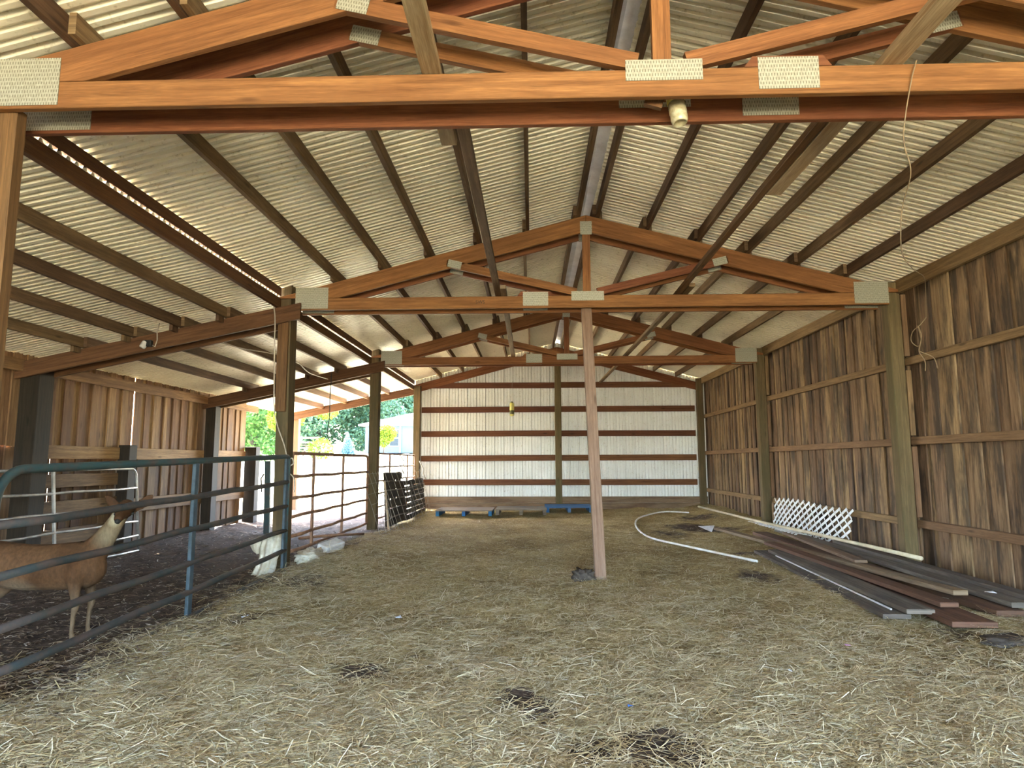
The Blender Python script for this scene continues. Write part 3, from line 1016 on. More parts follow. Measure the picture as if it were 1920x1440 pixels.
# ------------------------------------------------------------------ gates
def gate(name, label, x, y0, y1, rails, r, braces, mat, mat_rail, mat_brace, round0=0.0, round1=0.12, x1=None, tilt=0.0, rise=0.0):
    x1 = x if x1 is None else x1
    t = thing(name, label, 'gate', ((x + x1) / 2, (y0 + y1) / 2, rails[-1]), 'pipe livestock gates')
    zt, zb = rails[0], rails[-1]
    def P(y, z):
        f = (y - y0) / (y1 - y0)
        return (x + (x1 - x) * f - (z - zb) * tilt, y, z + rise * (f - 0.5))
    def arc(yc, zc, rad, a0, a1):
        return [P(yc + rad * math.cos(a0 + (a1 - a0) * k / 7), zc + rad * math.sin(a0 + (a1 - a0) * k / 7)) for k in range(8)]
    ra, rb = max(round0, 0.03), max(round1, 0.03)
    pts = [P(y0, zb)] + arc(y0 + ra, zt - ra, ra, math.pi, math.pi / 2) + arc(y1 - rb, zt - rb, rb, math.pi / 2, 0) + [P(y1, zb)]
    mb = MB()
    mb.tube(pts, r, 12)
    mb.build('frame', mat, t, True)
    for z in rails[1:]:
        mb = MB()
        n = 9
        mb.tube([P(y0 + (y1 - y0) * k / n, z + (0.006 * math.sin(k * 2.1 + z * 9))) for k in range(n + 1)], r * 0.96, 12)
        mb.build('rail', mat_rail, t, True)
    for y, w in braces:
        mb = MB()
        mb.bar(P(y, zb - 0.01), P(y, zt - r * 0.4), w, 0.028, (1, 0, 0))
        o = mb.build('brace', mat_brace, t)
        bevel(o, 0.004)
    return t
g = gate('pipe_gate', 'dark green six-rail pipe gate penning off the deer', -2.66, 3.14, 6.98, [1.187, 0.908, 0.657, 0.398, 0.182, -0.014], 0.0245, [(5.04, 0.062), (6.93, 0.06)], 'gate_green', 'gate_rail', 'gate_brace', 0.17, 0.05, rise=0.10)
g2 = gate('pipe_gate', 'rusty brown six-rail gate across the bright lean-to opening', -2.80, 7.46, 10.95, [1.28, 1.01, 0.755, 0.545, 0.32, 0.145], 0.021, [(8.22, 0.045), (9.52, 0.045)], 'gate_brown', 'gate_brown', 'gate_brown', 0.05, 0.1)
g3 = gate('pipe_gate', 'brown pipe gate behind the leaning pallets by the corner post', -2.83, 11.78, 15.55, [1.335, 1.09, 0.83, 0.60, 0.36, 0.15], 0.017, [(12.8, 0.04), (14.62, 0.04)], 'gate_brown', 'gate_brown', 'gate_brown', 0.05, 0.1)
g4 = gate('pipe_gate', 'silver galvanised gate leaning on the outer lean-to wall', -5.52, 5.3, 9.03, [1.09, 0.82, 0.58, 0.36, 0.16, -0.04], 0.017, [(7.44, 0.035)], 'gate_steel', 'gate_steel', 'gate_steel', 0.1, 0.1, tilt=0.10)

# ------------------------------------------------------------------ deer
def rings(path, n):
    return path
def build_deer():
    ang = math.radians(9)
    base = Vector((-3.16, 4.53, floor_z(np.array(-3.16), np.array(4.53)).item()))
    t = thing('deer', 'brown doe standing in the lean-to behind the dark green gate', 'deer', base)
    t.rotation_euler = (0, 0, ang)
    t.scale = (1.06, 1.06, 1.06)
    mb = MB()
    def E(c, ry, rz):
        return (c, (0, ry, 0), (0, 0, rz))
    # trunk from rump to chest
    mb.loft([E((-0.77, 0, 0.545), 0.02, 0.03), E((-0.755, 0, 0.54), 0.075, 0.085), E((-0.70, 0, 0.535), 0.105, 0.125), E((-0.60, 0, 0.525), 0.118, 0.148),
             E((-0.47, 0, 0.505), 0.118, 0.148), E((-0.33, 0, 0.485), 0.122, 0.148), E((-0.18, 0, 0.485), 0.118, 0.148), E((-0.05, 0, 0.49), 0.105, 0.155), E((0.05, 0, 0.485), 0.09, 0.14), E((0.115, 0, 0.48), 0.065, 0.10), E((0.145, 0, 0.475), 0.02, 0.04)], 20)
    # neck
    def seg(pts, n=14):
        out = []
        for k, (p, ra, rb) in enumerate(pts):
            p = Vector(p)
            d = (Vector(pts[min(k + 1, len(pts) - 1)][0]) - Vector(pts[max(k - 1, 0)][0])).normalized()
            side = Vector((0, 1, 0))
            side = (side - d * side.dot(d))
            if side.length < 0.2:
                side = Vector((1, 0, 0)) - d * d.x
            side.normalize()
            o = d.cross(side)
            out.append((p, side * ra, o * rb))
        mb.loft(out, n)
    seg([((0.00, 0, 0.50), 0.07, 0.10), ((0.06, 0, 0.57), 0.066, 0.095), ((0.115, 0, 0.65), 0.055, 0.075), ((0.165, 0, 0.73), 0.048, 0.058), ((0.205, 0, 0.80), 0.043, 0.052), ((0.235, 0.0, 0.85), 0.042, 0.047), ((0.25, 0.0, 0.875), 0.03, 0.03)])
    # head, turned to the viewer
    hd = Vector((0.14, -0.86, -0.40)).normalized()
    h0 = Vector((0.245, 0.01, 0.872))
    sd = Vector((1, 0.12, 0))
    sd = (sd - hd * sd.dot(hd)).normalized()
    ud = sd.cross(hd)
    def H(tt, ra, rb, lift=0.0):
        return (h0 + hd * tt + ud * lift, sd * ra, ud * rb)
    mb.loft([H(-0.035, 0.022, 0.022), H(-0.015, 0.045, 0.048), H(0.03, 0.057, 0.058), H(0.07, 0.056, 0.054, -0.002), H(0.105, 0.046, 0.045, -0.006), H(0.14, 0.034, 0.036, -0.010), H(0.175, 0.029, 0.030, -0.012), H(0.20, 0.026, 0.026, -0.012), H(0.213, 0.012, 0.012, -0.012)], 16)
    # ears: flattened cones
    for s in (-1, 1):
        e0 = h0 + sd * (s * 0.045) + ud * 0.035 + hd * -0.005
        ed = (sd * s * 0.70 + Vector((0, 0.15, 0.72))).normalized()
        ew = (sd * s * 0.72 - Vector((0, 0, 0.70)))
        ew = (ew - ed * ew.dot(ed)).normalized()
        en = ed.cross(ew)
        mb.loft([(e0 + ed * q, ew * w, en * 0.009) for q, w in ((-0.02, 0.014), (0.01, 0.02), (0.05, 0.036), (0.09, 0.036), (0.125, 0.022), (0.145, 0.005))], 10)
    # legs
    def leg(pts):
        out = []
        for p, r_ in pts:
            out.append((p, r_ * 0.85, r_))
        seg(out, 10)
    for s, dx in ((-1, 0.0), (1, 0.02)):
        leg([((-0.02 + dx, s * 0.055, 0.52), 0.07), ((-0.01 + dx, s * 0.07, 0.42), 0.055), ((0.0 + dx, s * 0.075, 0.34), 0.036), ((0.01 + dx, s * 0.078, 0.27), 0.026), ((0.012 + dx, s * 0.08, 0.235), 0.025), ((0.004 + dx, s * 0.08, 0.19), 0.017), ((0.0 + dx, s * 0.08, 0.08), 0.0145), ((0.004 + dx, s * 0.08, 0.055), 0.019), ((0.018 + dx, s * 0.08, 0.03), 0.017), ((0.026 + dx, s * 0.08, 0.0), 0.020)])
    for s, dx in ((-1, -0.02), (1, 0.06)):
        leg([((-0.60 + dx, s * 0.055, 0.54), 0.10), ((-0.57 + dx, s * 0.075, 0.44), 0.088), ((-0.55 + dx, s * 0.08, 0.37), 0.06), ((-0.60 + dx, s * 0.08, 0.31), 0.038), ((-0.665 + dx, s * 0.08, 0.255), 0.027), ((-0.675 + dx, s * 0.08, 0.23), 0.024), ((-0.66 + dx, s * 0.08, 0.17), 0.017), ((-0.645 + dx, s * 0.08, 0.07), 0.0155), ((-0.638 + dx, s * 0.08, 0.045), 0.019), ((-0.62 + dx, s * 0.08, 0.02), 0.018), ((-0.615 + dx, s * 0.08, 0.0), 0.020)])
    # tail
    seg([((-0.75, 0, 0.60), 0.02, 0.02), ((-0.79, 0, 0.56), 0.024, 0.018), ((-0.81, 0, 0.50), 0.022, 0.014), ((-0.815, 0, 0.45), 0.008, 0.006)], 8)
    WL_save = WL[t.name]
    WL[t.name] = Vector((0, 0, 0))
    body = mb.build('body', 'deer', t, True)
    md = body.modifiers.new('blend', 'REMESH')
    md.mode = 'VOXEL'
    md.voxel_size = 0.008
    md.use_smooth_shade = True
    ms = body.modifiers.new('soften', 'SMOOTH')
    ms.factor = 0.5
    ms.iterations = 4
    def ball(name, c, r, mat, lab, stretch=(1, 1, 1)):
        m2 = MB()
        prof = [(r * math.sin(math.pi * k / 8) + 1e-4, -r * math.cos(math.pi * k / 8)) for k in range(9)]
        m2.lathe(prof, c, hd, 12)
        o = m2.build(name, mat, t, True)
        o['label'] = lab
    for s in (-1, 1):
        ball('eye', h0 + hd * 0.075 + sd * (s * 0.048) + ud * 0.014, 0.0125, 'grille_black', 'dark glossy eye')
    ball('nose', h0 + hd * 0.205 - ud * 0.004, 0.019, 'grille_black', 'black nose')
    for s, dx in ((-1, 0.0), (1, 0.02)):
        m2 = MB()
        m2.loft([((0.022 + dx, s * 0.08, 0.028), (0.02, 0, 0), (0, 0.017, 0)), ((0.03 + dx, s * 0.08, 0.0), (0.028, 0, 0), (0, 0.019, 0))], 10)
        m2.build('hoof', 'grille_black', t)
    WL[t.name] = WL_save
build_deer()

# ------------------------------------------------------------------ things at the foot of the posts
def lump(name, label, cat, c, size, mat, seed, rough=0.25, rot=0.0, crease=3.0):
    rr = np.random.RandomState(seed)
    mb = MB()
    n, m = 22, 14
    ph = rr.uniform(0, 6, 8)
    i0 = 0
    rows_ = []
    for a in range(m + 1):
        th = math.pi * a / m
        for b in range(n):
            fi = 2 * math.pi * b / n
            d = Vector((math.sin(th) * math.cos(fi), math.sin(th) * math.sin(fi), math.cos(th)))
            k = 1 + rough * (0.5 * math.sin(crease * d.x * 2 + ph[0] + 3 * d.z) + 0.35 * math.sin(crease * 3 * d.y + ph[1] + 4 * d.x) + 0.3 * math.sin(crease * 4 * d.z + ph[2] - 5 * d.y))
            sx = math.copysign(abs(d.x) ** 0.8, d.x) * size[0] * k
            sy = math.copysign(abs(d.y) ** 0.8, d.y) * size[1] * k
            x = sx * math.cos(rot) - sy * math.sin(rot)
            y = sx * math.sin(rot) + sy * math.cos(rot)
            mb.v.append((c[0] + x, c[1] + y, c[2] + math.copysign(abs(d.z) ** 0.8, d.z) * size[2] * k))
    for a in range(m):
        for b in range(n):
            b2 = (b + 1) % n
            mb.poly((a * n + b, (a + 1) * n + b, (a + 1) * n + b2, a * n + b2))
    return tag(mb.build(name, mat, None, True), label, cat)
# crumpled white sack tied round the corded post, with a loose flap
t = thing('feed_sack', 'crumpled dirty white sack wrapped round the foot of the corded post', 'sack', (-2.85, 7.0, -0.08))
def sheet(path, mat, name, parent, seed, nU=16):
    """crumpled cloth: path = [(left xyz, right xyz)] from top to bottom"""
    rr = np.random.RandomState(seed)
    mb = MB()
    for (a0, b0) in path:
        a0, b0 = Vector(a0), Vector(b0)
        for k in range(nU + 1):
            f = k / nU
            p = a0.lerp(b0, f)
            bulge = 0.05 * math.sin(math.pi * f) + 0.014 * math.sin(f * 17 + rr.uniform(0, 0.8)) + rr.uniform(-0.006, 0.006)
            mb.v.append((p.x + rr.uniform(-0.004, 0.004), p.y - bulge, p.z + rr.uniform(-0.006, 0.006)))
    w = nU + 1
    for a in range(len(path) - 1):
        for k in range(nU):
            i = a * w + k
            mb.poly((i, i + w, i + w + 1, i + 1))
    o = mb.build(name, mat, parent, True)
    md = o.modifiers.new('cloth', 'SOLIDIFY')
    md.thickness = 0.006
    return o
sheet([((-2.90, 7.09, 0.40), (-2.72, 7.07, 0.40)), ((-2.95, 7.07, 0.33), (-2.71, 7.05, 0.35)), ((-2.97, 7.05, 0.25), (-2.72, 7.04, 0.27)), ((-2.96, 7.04, 0.17), (-2.74, 7.03, 0.18)), ((-2.97, 7.03, 0.12), (-2.76, 7.02, 0.13)),
       ((-2.99, 7.02, 0.05), (-2.77, 7.02, 0.06)), ((-3.02, 7.0, -0.02), (-2.78, 7.0, -0.01)), ((-3.04, 6.95, -0.07), (-2.79, 6.95, -0.05))], 'sack', 'cloth', t, 3)
sheet([((-3.08, 7.10, 0.30), (-2.93, 7.08, 0.38)), ((-3.09, 7.08, 0.27), (-2.94, 7.06, 0.32)), ((-3.05, 7.06, 0.22), (-2.95, 7.05, 0.26)), ((-2.99, 7.05, 0.18), (-2.95, 7.05, 0.2))], 'sack', 'flap', t, 5, 8)
sheet([((-2.93, 6.98, -0.02), (-2.72, 6.94, 0.02)), ((-2.98, 6.90, -0.05), (-2.73, 6.86, -0.02)), ((-3.02, 6.80, -0.08), (-2.80, 6.78, -0.06))], 'sack', 'trailing_end', t, 8, 10)
# sacks and a broken pale block lying under the brown gate
lump('flat_sack', 'flattened white sack lying under the brown gate, next to the corded post', 'sack', (-2.62, 7.66, 0.085), (0.13, 0.30, 0.06), 'sack', 11, 0.42, 0.15, 4.5)
mb = MB()
mb.bar((-2.60, 8.0, 0.09), (-2.46, 8.32, 0.13), 0.16, 0.14, (0.35, 0, 1))
tag(bevel(mb.build('concrete_block', 'block'), 0.02, 2), 'tilted pale grey block in the straw under the brown gate', 'block')
mb = MB()
mb.tube([(-2.95, 8.2, 0.22), (-2.72, 8.7, 0.20), (-2.40, 9.25, 0.16)], 0.018, 8)
tag(mb.build('fallen_pole', 'gate_brown', None, True), 'short rusty pole lying across the foot of the brown gate', 'pole')
mb = MB()
mb.tube([(-2.62, 6.90, 0.06), (-2.56, 6.86, 0.03), (-2.53, 6.84, -0.02), (-2.545, 6.80, -0.05)], 0.006, 6)
tag(mb.build('orange_twine', 'gate_brown', None, True), 'scrap of orange twine tied to the end of the dark green gate', 'twine')
# green steel post seen past the corded post
mb = MB()
mb.bar((-4.62, 11.25, -0.1), (-4.65, 11.25, 1.20), 0.10, 0.05, (0, 1, 0))
t = thing('steel_post', 'green steel post with a chain latch in the lean-to opening', 'post', (-4.62, 11.25, -0.1))
mb.build('shaft', 'gate_green', t)
mb = MB()
mb.tube([(-4.70, 11.22, 0.98), (-4.74, 11.2, 0.90), (-4.73, 11.2, 0.78), (-4.72, 11.2, 0.66)], 0.014, 6)
mb.build('chain', 'cord_dark', t)

# leaning pallets, pale board and wire panel behind the rough dark post
def slat_pallet(name, label, o, u, v, n, nu, nv, mat, mat_block=None, L_=1.2, Wd=1.0, deck=7):
    """pallet with deck boards along u, stringers along v; n = deck normal"""
    o, u, v, n = Vector(o), Vector(u).normalized(), Vector(v).normalized(), Vector(n).normalized()
    t = thing(name, label, 'pallet', o, 'wooden pallets')
    for k in range(deck):
        mb = MB()
        c = o + v * (Wd * (k + 0.5) / deck)
        mb.bar(c + n * 0.115, c + u * L_ + n * 0.115, Wd / deck * 0.82, 0.02, n)
        mb.build('deck_board', mat, t)
    for k in range(3):
        mb = MB()
        c = o + u * (0.05 + (L_ - 0.1) * k / 2)
        mb.bar(c + n * 0.055, c + v * Wd + n * 0.055, 0.07, 0.095, n)
        mb.build('stringer', mat_block or mat, t)
    return t
slat_pallet('wooden_pallet', 'dark weathered pallet standing on edge behind the rough dark post', (-2.68, 11.80, 0.0), (0, 1, 0), (-0.06, 0, 1), (1, 0, 0.1), 0, 0, 'post_dark', None, 1.15, 0.98, 6)
slat_pallet('wooden_pallet', 'dark pallet standing on edge against the brown gate near the corner post', (-2.62, 13.05, 0.0), (0, 1, 0), (-0.10, 0, 1), (1, 0, 0.1), 0, 0, 'post_dark', None, 2.2, 0.80, 7)
mb = MB()
mb.bar((-2.42, 10.98, 0.0), (-2.52, 11.02, 0.86), 0.07, 0.02, (1, 0.5, 0), taper=0.8)
tag(mb.build('leaning_board', 'weathered'), 'pale narrow board leaning beside the rough dark post', 'board')
t = thing('wire_panel', 'sagging grey wire mesh panel leaning in front of the pallets', 'wire mesh', (-2.3, 12.3, 0))
mb = MB()
for k in range(18):
    y = 9.75 + 5.0 * k / 17
    sag = 0.05 * math.sin(k * 0.9)
    mb.tube([(-2.28 + 0.03 * math.sin(k), y + 0.12, -0.02), (-2.42 + sag, y + 0.03, 0.5), (-2.58 + sag, y - 0.10 + 0.04 * math.sin(k * 2), 1.02)], 0.0035, 5)
for j in range(7):
    z = 0.08 + 0.15 * j
    mb.tube([(-2.28 - 0.29 * z + 0.02 * math.sin(q * 1.1 + j), 9.86 - 0.1 * z + 5.0 * q / 9, z + 0.02 * math.sin(q * 0.8)) for q in range(10)], 0.0035, 5)
mb.build('mesh', 'wire', t)
mb = MB()
mb.tube([(-2.55, 14.6, 1.2), (-2.50, 14.55, 1.12), (-2.46, 14.62, 1.02), (-2.44, 14.50, 0.92), (-2.40, 14.58, 0.80)], 0.012, 6)
mb.build('tangled_end', 'cord_white', t, True)
mb = MB()
mb.tube([(-2.80, 12.95, 1.34), (-2.70, 13.1, 1.15), (-2.62, 13.4, 0.85), (-2.58, 13.5, 0.5), (-2.55, 13.52, 0.1)], 0.010, 6)
mb.tube([(-2.80, 13.6, 1.33), (-2.74, 13.75, 1.2), (-2.74, 13.72, 1.1)], 0.012, 6)
tag(mb.build('dead_vine', 'wire', None, True), 'dry twisted vine hanging on the brown gate above the pallets', 'vine')

# low pallets at the foot of the metal wall
slat_pallet('wooden_pallet', 'grey-topped pallet with blue blocks lying by the metal wall, next to the wire mesh', (-2.02, 13.5, 0.05), (1, 0, 0), (0, 1, 0), (0, 0, 1), 0, 0, 'pallet_wood', 'blue_wood', 1.2, 1.0, 5)
slat_pallet('wooden_pallet', 'plain grey pallet lying by the metal wall, between the two others', (-0.78, 13.75, 0.05), (1, 0, 0), (0, 1, 0), (0, 0, 1), 0, 0, 'pallet_wood', None, 1.1, 1.05, 4)
slat_pallet('wooden_pallet', 'bright blue painted pallet lying by the centre post of the metal wall', (0.30, 14.35, 0.06), (1, 0, 0), (0, 1, 0), (0, 0, 1), 0, 0, 'blue_wood', None, 1.05, 1.0, 6)

# yellow trap on the metal wall
t = thing('fly_trap', 'yellow cylindrical fly trap hanging in front of the white metal wall', 'trap', (-0.47, 15.55, 2.28))
mb = MB()
mb.lathe([(0.05, 0.14), (0.055, 0.15), (0.055, 0.31), (0.045, 0.325)], (-0.47, 15.55, 2.28), (0, 0, 1), 18)
mb.build('sleeve', 'trap_yellow', t, True)
mb = MB()
mb.lathe([(0.052, 0.05), (0.054, 0.055), (0.054, 0.135), (0.05, 0.139)], (-0.47, 15.55, 2.28), (0, 0, 1), 18)
mb.build('dark_band', 'trap_dark', t, True)
mb = MB()
mb.lathe([(0.03, 0.0), (0.05, 0.012), (0.055, 0.03), (0.055, 0.049)], (-0.47, 15.55, 2.28), (0, 0, 1), 18)
mb.build('base', 'trap_yellow', t, True)
mb = MB()
mb.lathe([(0.045, 0.325), (0.03, 0.34), (0.012, 0.36)], (-0.47, 15.55, 2.28), (0, 0, 1), 14)
mb.build('lid', 'trap_dark', t, True)
mb = MB()
mb.tube([(-0.47, 15.55, 2.63), (-0.47, 15.6, 2.9), (-0.47, 15.80, 3.16)], 0.003, 5)
mb.build('string', 'wire', t)

# ------------------------------------------------------------------ lumber, lattice, pipes by the boarded wall
def plank(p0, p1, w, h, mat, label, group='loose lumber by the boarded wall'):
    mb = MB()
    p0, p1 = Vector(p0), Vector(p1)
    mb.bar(p0, p1, w, h)
    return tag(bevel(mb.build('loose_plank', mat), 0.003), label, 'plank', group)
plank((2.93, 8.45, 0.03), (2.69, 4.98, 0.03), 0.20, 0.035, 'plank_grey', 'dark grey plank lowest and outermost in the lumber pile')
plank((3.02, 8.2, 0.072), (2.83, 4.92, 0.078), 0.20, 0.035, 'plank_grey', 'grey plank lying on top of the outermost lumber')
plank((2.90, 7.9, 0.056), (2.715, 5.1, 0.056), 0.014, 0.012, 'paper', 'thin white strip along the edge of the outermost plank')
plank((3.22, 7.6, 0.05), (3.04, 4.66, 0.05), 0.30, 0.04, 'plank_brown', 'widest brown plank, its end nearest the entrance')
plank((3.08, 8.6, 0.118), (3.12, 5.05, 0.10), 0.14, 0.036, 'plank_brown', 'reddish plank resting across the widest brown plank')
plank((3.12, 11.1, 0.05), (3.40, 5.35, 0.13), 0.12, 0.04, 'plank_tan', 'long pale timber lying diagonally over the lumber pile')
plank((3.55, 10.3, 0.06), (3.50, 4.95, 0.06), 0.22, 0.045, 'plank_brown', 'dark brown plank under the pale diagonal timber')
plank((3.82, 10.2, 0.12), (3.62, 5.0, 0.11), 0.16, 0.04, 'plank_grey', 'blackened plank running below the lattice panel')
plank((4.06, 9.9, 0.07), (3.96, 4.6, 0.07), 0.26, 0.045, 'plank_brown', 'long reddish plank pushed up against the boarded wall')
plank((3.95, 8.6, 0.135), (3.80, 5.1, 0.135), 0.12, 0.04, 'plank_grey', 'grey plank between the blackened plank and the wall plank')
plank((3.62, 9.4, 0.16), (3.40, 6.9, 0.14), 0.13, 0.03, 'plank_tan', 'short weathered plank lying in front of the lattice panel')

mb = MB()
# buckled plastic lattice: two diagonal layers of strips
y0, y1, zt_, zb_ = 8.48, 11.15, 0.56, 0.04
def LP_(y, q, layer):
    f = (y - y0) / (y1 - y0)
    bow = 0.07 * math.sin(f * math.pi * 1.3) * (1 - q) + 0.03 * math.sin(f * 9) * (1 - q)
    return Vector((4.12 - (1 - q) * 0.10 - bow + layer * 0.006, y, zb_ + (zt_ - zb_) * q - 0.02 * math.sin(f * 7)))
H_ = zt_ - zb_
st = 0.19
run = H_ * 1.5
k = y0 - run
while k < y1:
    for layer, sg in ((0, 1), (1, -1)):
        ya, yb = k, k + run
        qa, qb = 0.0, 1.0
        if ya < y0:
            qa = (y0 - ya) / run
            ya = y0
        if yb > y1:
            qb = 1 - (yb - y1) / run
            yb = y1
        if qb - qa > 0.08:
            n = 4
            for s in range(n):
                f0, f1 = s / n, (s + 1) / n
                A = LP_(ya + (yb - ya) * f0, qa + (qb - qa) * f0 if sg > 0 else 1 - (qa + (qb - qa) * f0), layer)
                B = LP_(ya + (yb - ya) * f1, qa + (qb - qa) * f1 if sg > 0 else 1 - (qa + (qb - qa) * f1), layer)
                mb.bar(A, B, 0.030, 0.005, (1, 0, 0.2))
    k += st
t = thing('lattice_panel', 'white plastic lattice panel leaning on the boarded wall', 'lattice', (4.0, 9.8, 0.04))
mb.build('lattice', 'lattice', t)
mb = MB()
for k in range(14):
    yy = 9.0 + k * 0.12
    mb.bar((3.78, yy, 0.17), (3.60 - 0.05 * math.sin(k), yy + 0.34, 0.185), 0.03, 0.005)
    mb.bar((3.58, yy, 0.18), (3.78, yy + 0.34, 0.195), 0.03, 0.005)
mb.build('fallen_piece', 'lattice', t)

mb = MB()
mb.tube([(3.66, 14.4, 0.19), (3.70, 12.4, 0.19), (3.70, 10.4, 0.20), (3.74, 8.6, 0.22), (3.90, 6.70, 0.20)], 0.021, 10)
tag(mb.build('straight_pole', 'pole', None, True), 'long cream pole lying in front of the lattice panel', 'pole')
def crv(ctrl, n=10):
    out = []
    P = [Vector(ctrl[0])] + [Vector(c) for c in ctrl] + [Vector(ctrl[-1])]
    for i in range(1, len(P) - 2):
        for k in range(n):
            t_ = k / n
            p0, p1, p2, p3 = P[i - 1], P[i], P[i + 1], P[i + 2]
            out.append(0.5 * ((2 * p1) + (p2 - p0) * t_ + (2 * p0 - 5 * p1 + 4 * p2 - p3) * t_ ** 2 + (3 * p1 - p0 - 3 * p2 + p3) * t_ ** 3))
    out.append(P[-2])
    return out
def on_floor(pts, up):
    return [(x, y, floor_z(np.array(x), np.array(y)).item() + up) for x, y in pts]
mb = MB()
mb.tube(crv(on_floor([(3.45, 14.4), (2.95, 14.45), (2.45, 13.9), (2.05, 12.8), (1.85, 11.6), (1.82, 10.2), (2.05, 8.9), (2.56, 7.56)], 0.03), 6), 0.0155, 10)
tag(mb.build('curved_pipe', 'pvc', None, True), 'thin white plastic pipe curving across the straw', 'pipe')
mb = MB()
mb.face(((2.78, 11.0, 0.10), (2.93, 10.75, 0.03), (3.05, 11.0, 0.11), (2.92, 11.1, 0.055)))
o = mb.build('paper_sheet', 'paper')
md = o.modifiers.new('thick', 'SOLIDIFY'); md.thickness = 0.003
tag(o, 'folded white paper lying on dark soil inside the pipe curve', 'paper')
def scrap(c, r_, mat, label, cat, seed, up=0.02):
    rr = np.random.RandomState(seed)
    mb = MB()
    z = floor_z(np.array(c[0]), np.array(c[1])).item() + up
    pts = []
    for k in range(6):
        a_ = k * math.pi / 3 + rr.uniform(-0.3, 0.3)
        q = r_ * rr.uniform(0.5, 1.1)
        pts.append((c[0] + q * math.cos(a_), c[1] + q * math.sin(a_), z + rr.uniform(0, r_ * 0.5)))
    mb.face(pts)
    o = mb.build('litter_scrap', mat)
    md = o.modifiers.new('thick', 'SOLIDIFY'); md.thickness = 0.002
    tag(o, label, cat)
scrap((0.47, 3.28), 0.018, 'blue_scrap', 'tiny blue scrap on the open straw', 'litter', 1)
scrap((1.97, 4.24), 0.022, 'pink_scrap', 'tiny pink scrap on the straw near the lumber pile', 'litter', 2)
scrap((-1.02, 4.98), 0.035, 'paper', 'small white scrap on the straw between gate and prop post', 'litter', 3)
scrap((-2.12, 4.83), 0.03, 'paper', 'small pale blue-white scrap beside the dark green gate', 'litter', 4)
scrap((1.40, 3.70), 0.022, 'paper', 'small white scrap on the straw, entrance side of the pink scrap', 'litter', 5)
scrap((3.40, 5.02), 0.045, 'paper', 'crumpled white scrap on the plank ends', 'litter', 6, 0.16)
lump('dirt_clod', 'grey clod of dirt at the foot of the lone prop post', 'clod', (0.50, 6.55, 0.03), (0.10, 0.10, 0.07), 'rock', 21, 0.5, 0.4, 5)
lump('dirt_clod', 'flat grey clod by the end of the widest brown plank', 'clod', (3.06, 4.42, 0.015), (0.17, 0.10, 0.024), 'rock', 22, 0.25, 0.5, 2.5)

# cords and twine -----------------------------------------------------
mb = MB()
mb.tube(crv([(1.86, T[0] - 0.01, 3.08), (1.82, T[0] - 0.012, 2.95), (1.83, 3.02, 2.74), (1.93, 3.15, 2.62), (2.02, 3.4, 2.52), (2.12, 3.6, 2.36), (2.35, 3.9, 2.35), (2.75, 4.5, 2.5), (3.35, 5.4, 2.72), (3.85, 6.2, 2.85), (4.02, 6.5, 2.62)], 8), 0.003, 6)
mb.tube(crv([(4.02, 6.5, 2.62), (3.98, 6.55, 2.55), (3.96, 6.65, 2.50), (4.0, 6.75, 2.42), (4.05, 6.72, 2.36), (4.03, 6.62, 2.45), (4.0, 6.62, 2.56), (4.04, 6.65, 2.42), (4.03, 6.68, 2.30), (4.08, 6.68, 2.20), (4.10, 6.72, 2.10)], 6), 0.0045, 6)
mb.tube(crv([(4.03, 6.68, 2.30), (4.12, 6.60, 2.22), (4.12, 6.55, 2.10)], 5), 0.005, 6)
tag(mb.build('twine_cord', 'twine', None, True), 'knotted tan cord trailing from the first truss to the boarded wall', 'cord')
mb = MB()
mb.tube(crv([(-2.99, T[1] - 0.055, 3.06), (-2.945, T[1] - 0.06, 2.85), (-2.935, 7.14, 2.5), (-2.92, 7.13, 2.15), (-2.905, 7.13, 1.8), (-2.86, 7.12, 1.6), (-2.77, 7.11, 1.38), (-2.73, 7.10, 1.26), (-2.69, 7.05, 1.20), (-2.64, 7.03, 1.22), (-2.62, 7.02, 1.16), (-2.68, 7.02, 1.12), (-2.70, 7.02, 1.07), (-2.64, 7.02, 1.04), (-2.60, 7.02, 0.98), (-2.60, 7.02, 0.85)], 6), 0.007, 6)
tag(mb.build('electric_cord', 'cord_white', None, True), 'white electric cord hanging down the post between the two gates', 'cord')
mb = MB()
mb.tube(crv([(-3.62, 11.42, 2.80), (-3.63, 11.40, 2.4), (-3.63, 11.40, 2.0), (-3.655, 11.40, 1.75), (-3.64, 11.38, 1.62), (-3.60, 11.38, 1.55)], 5), 0.008, 6)
tag(mb.build('hanging_cord', 'cord_dark', None, True), 'thin black cord hanging from the lean-to rafter over the brown gate', 'cord')
mb = MB()
mb.tube(crv([(-3.95, T[1] + 0.3, 2.68), (-3.7, 7.9, 2.62), (-3.55, 8.6, 2.66), (-3.48, 9.3, 2.66), (-3.6, 10.2, 2.62), (-3.65, 11.3, 2.66)], 6), 0.007, 6)
tag(mb.build('ceiling_cable', 'cord_white', None, True), 'loose pale cable strung under the lean-to roof', 'cable')

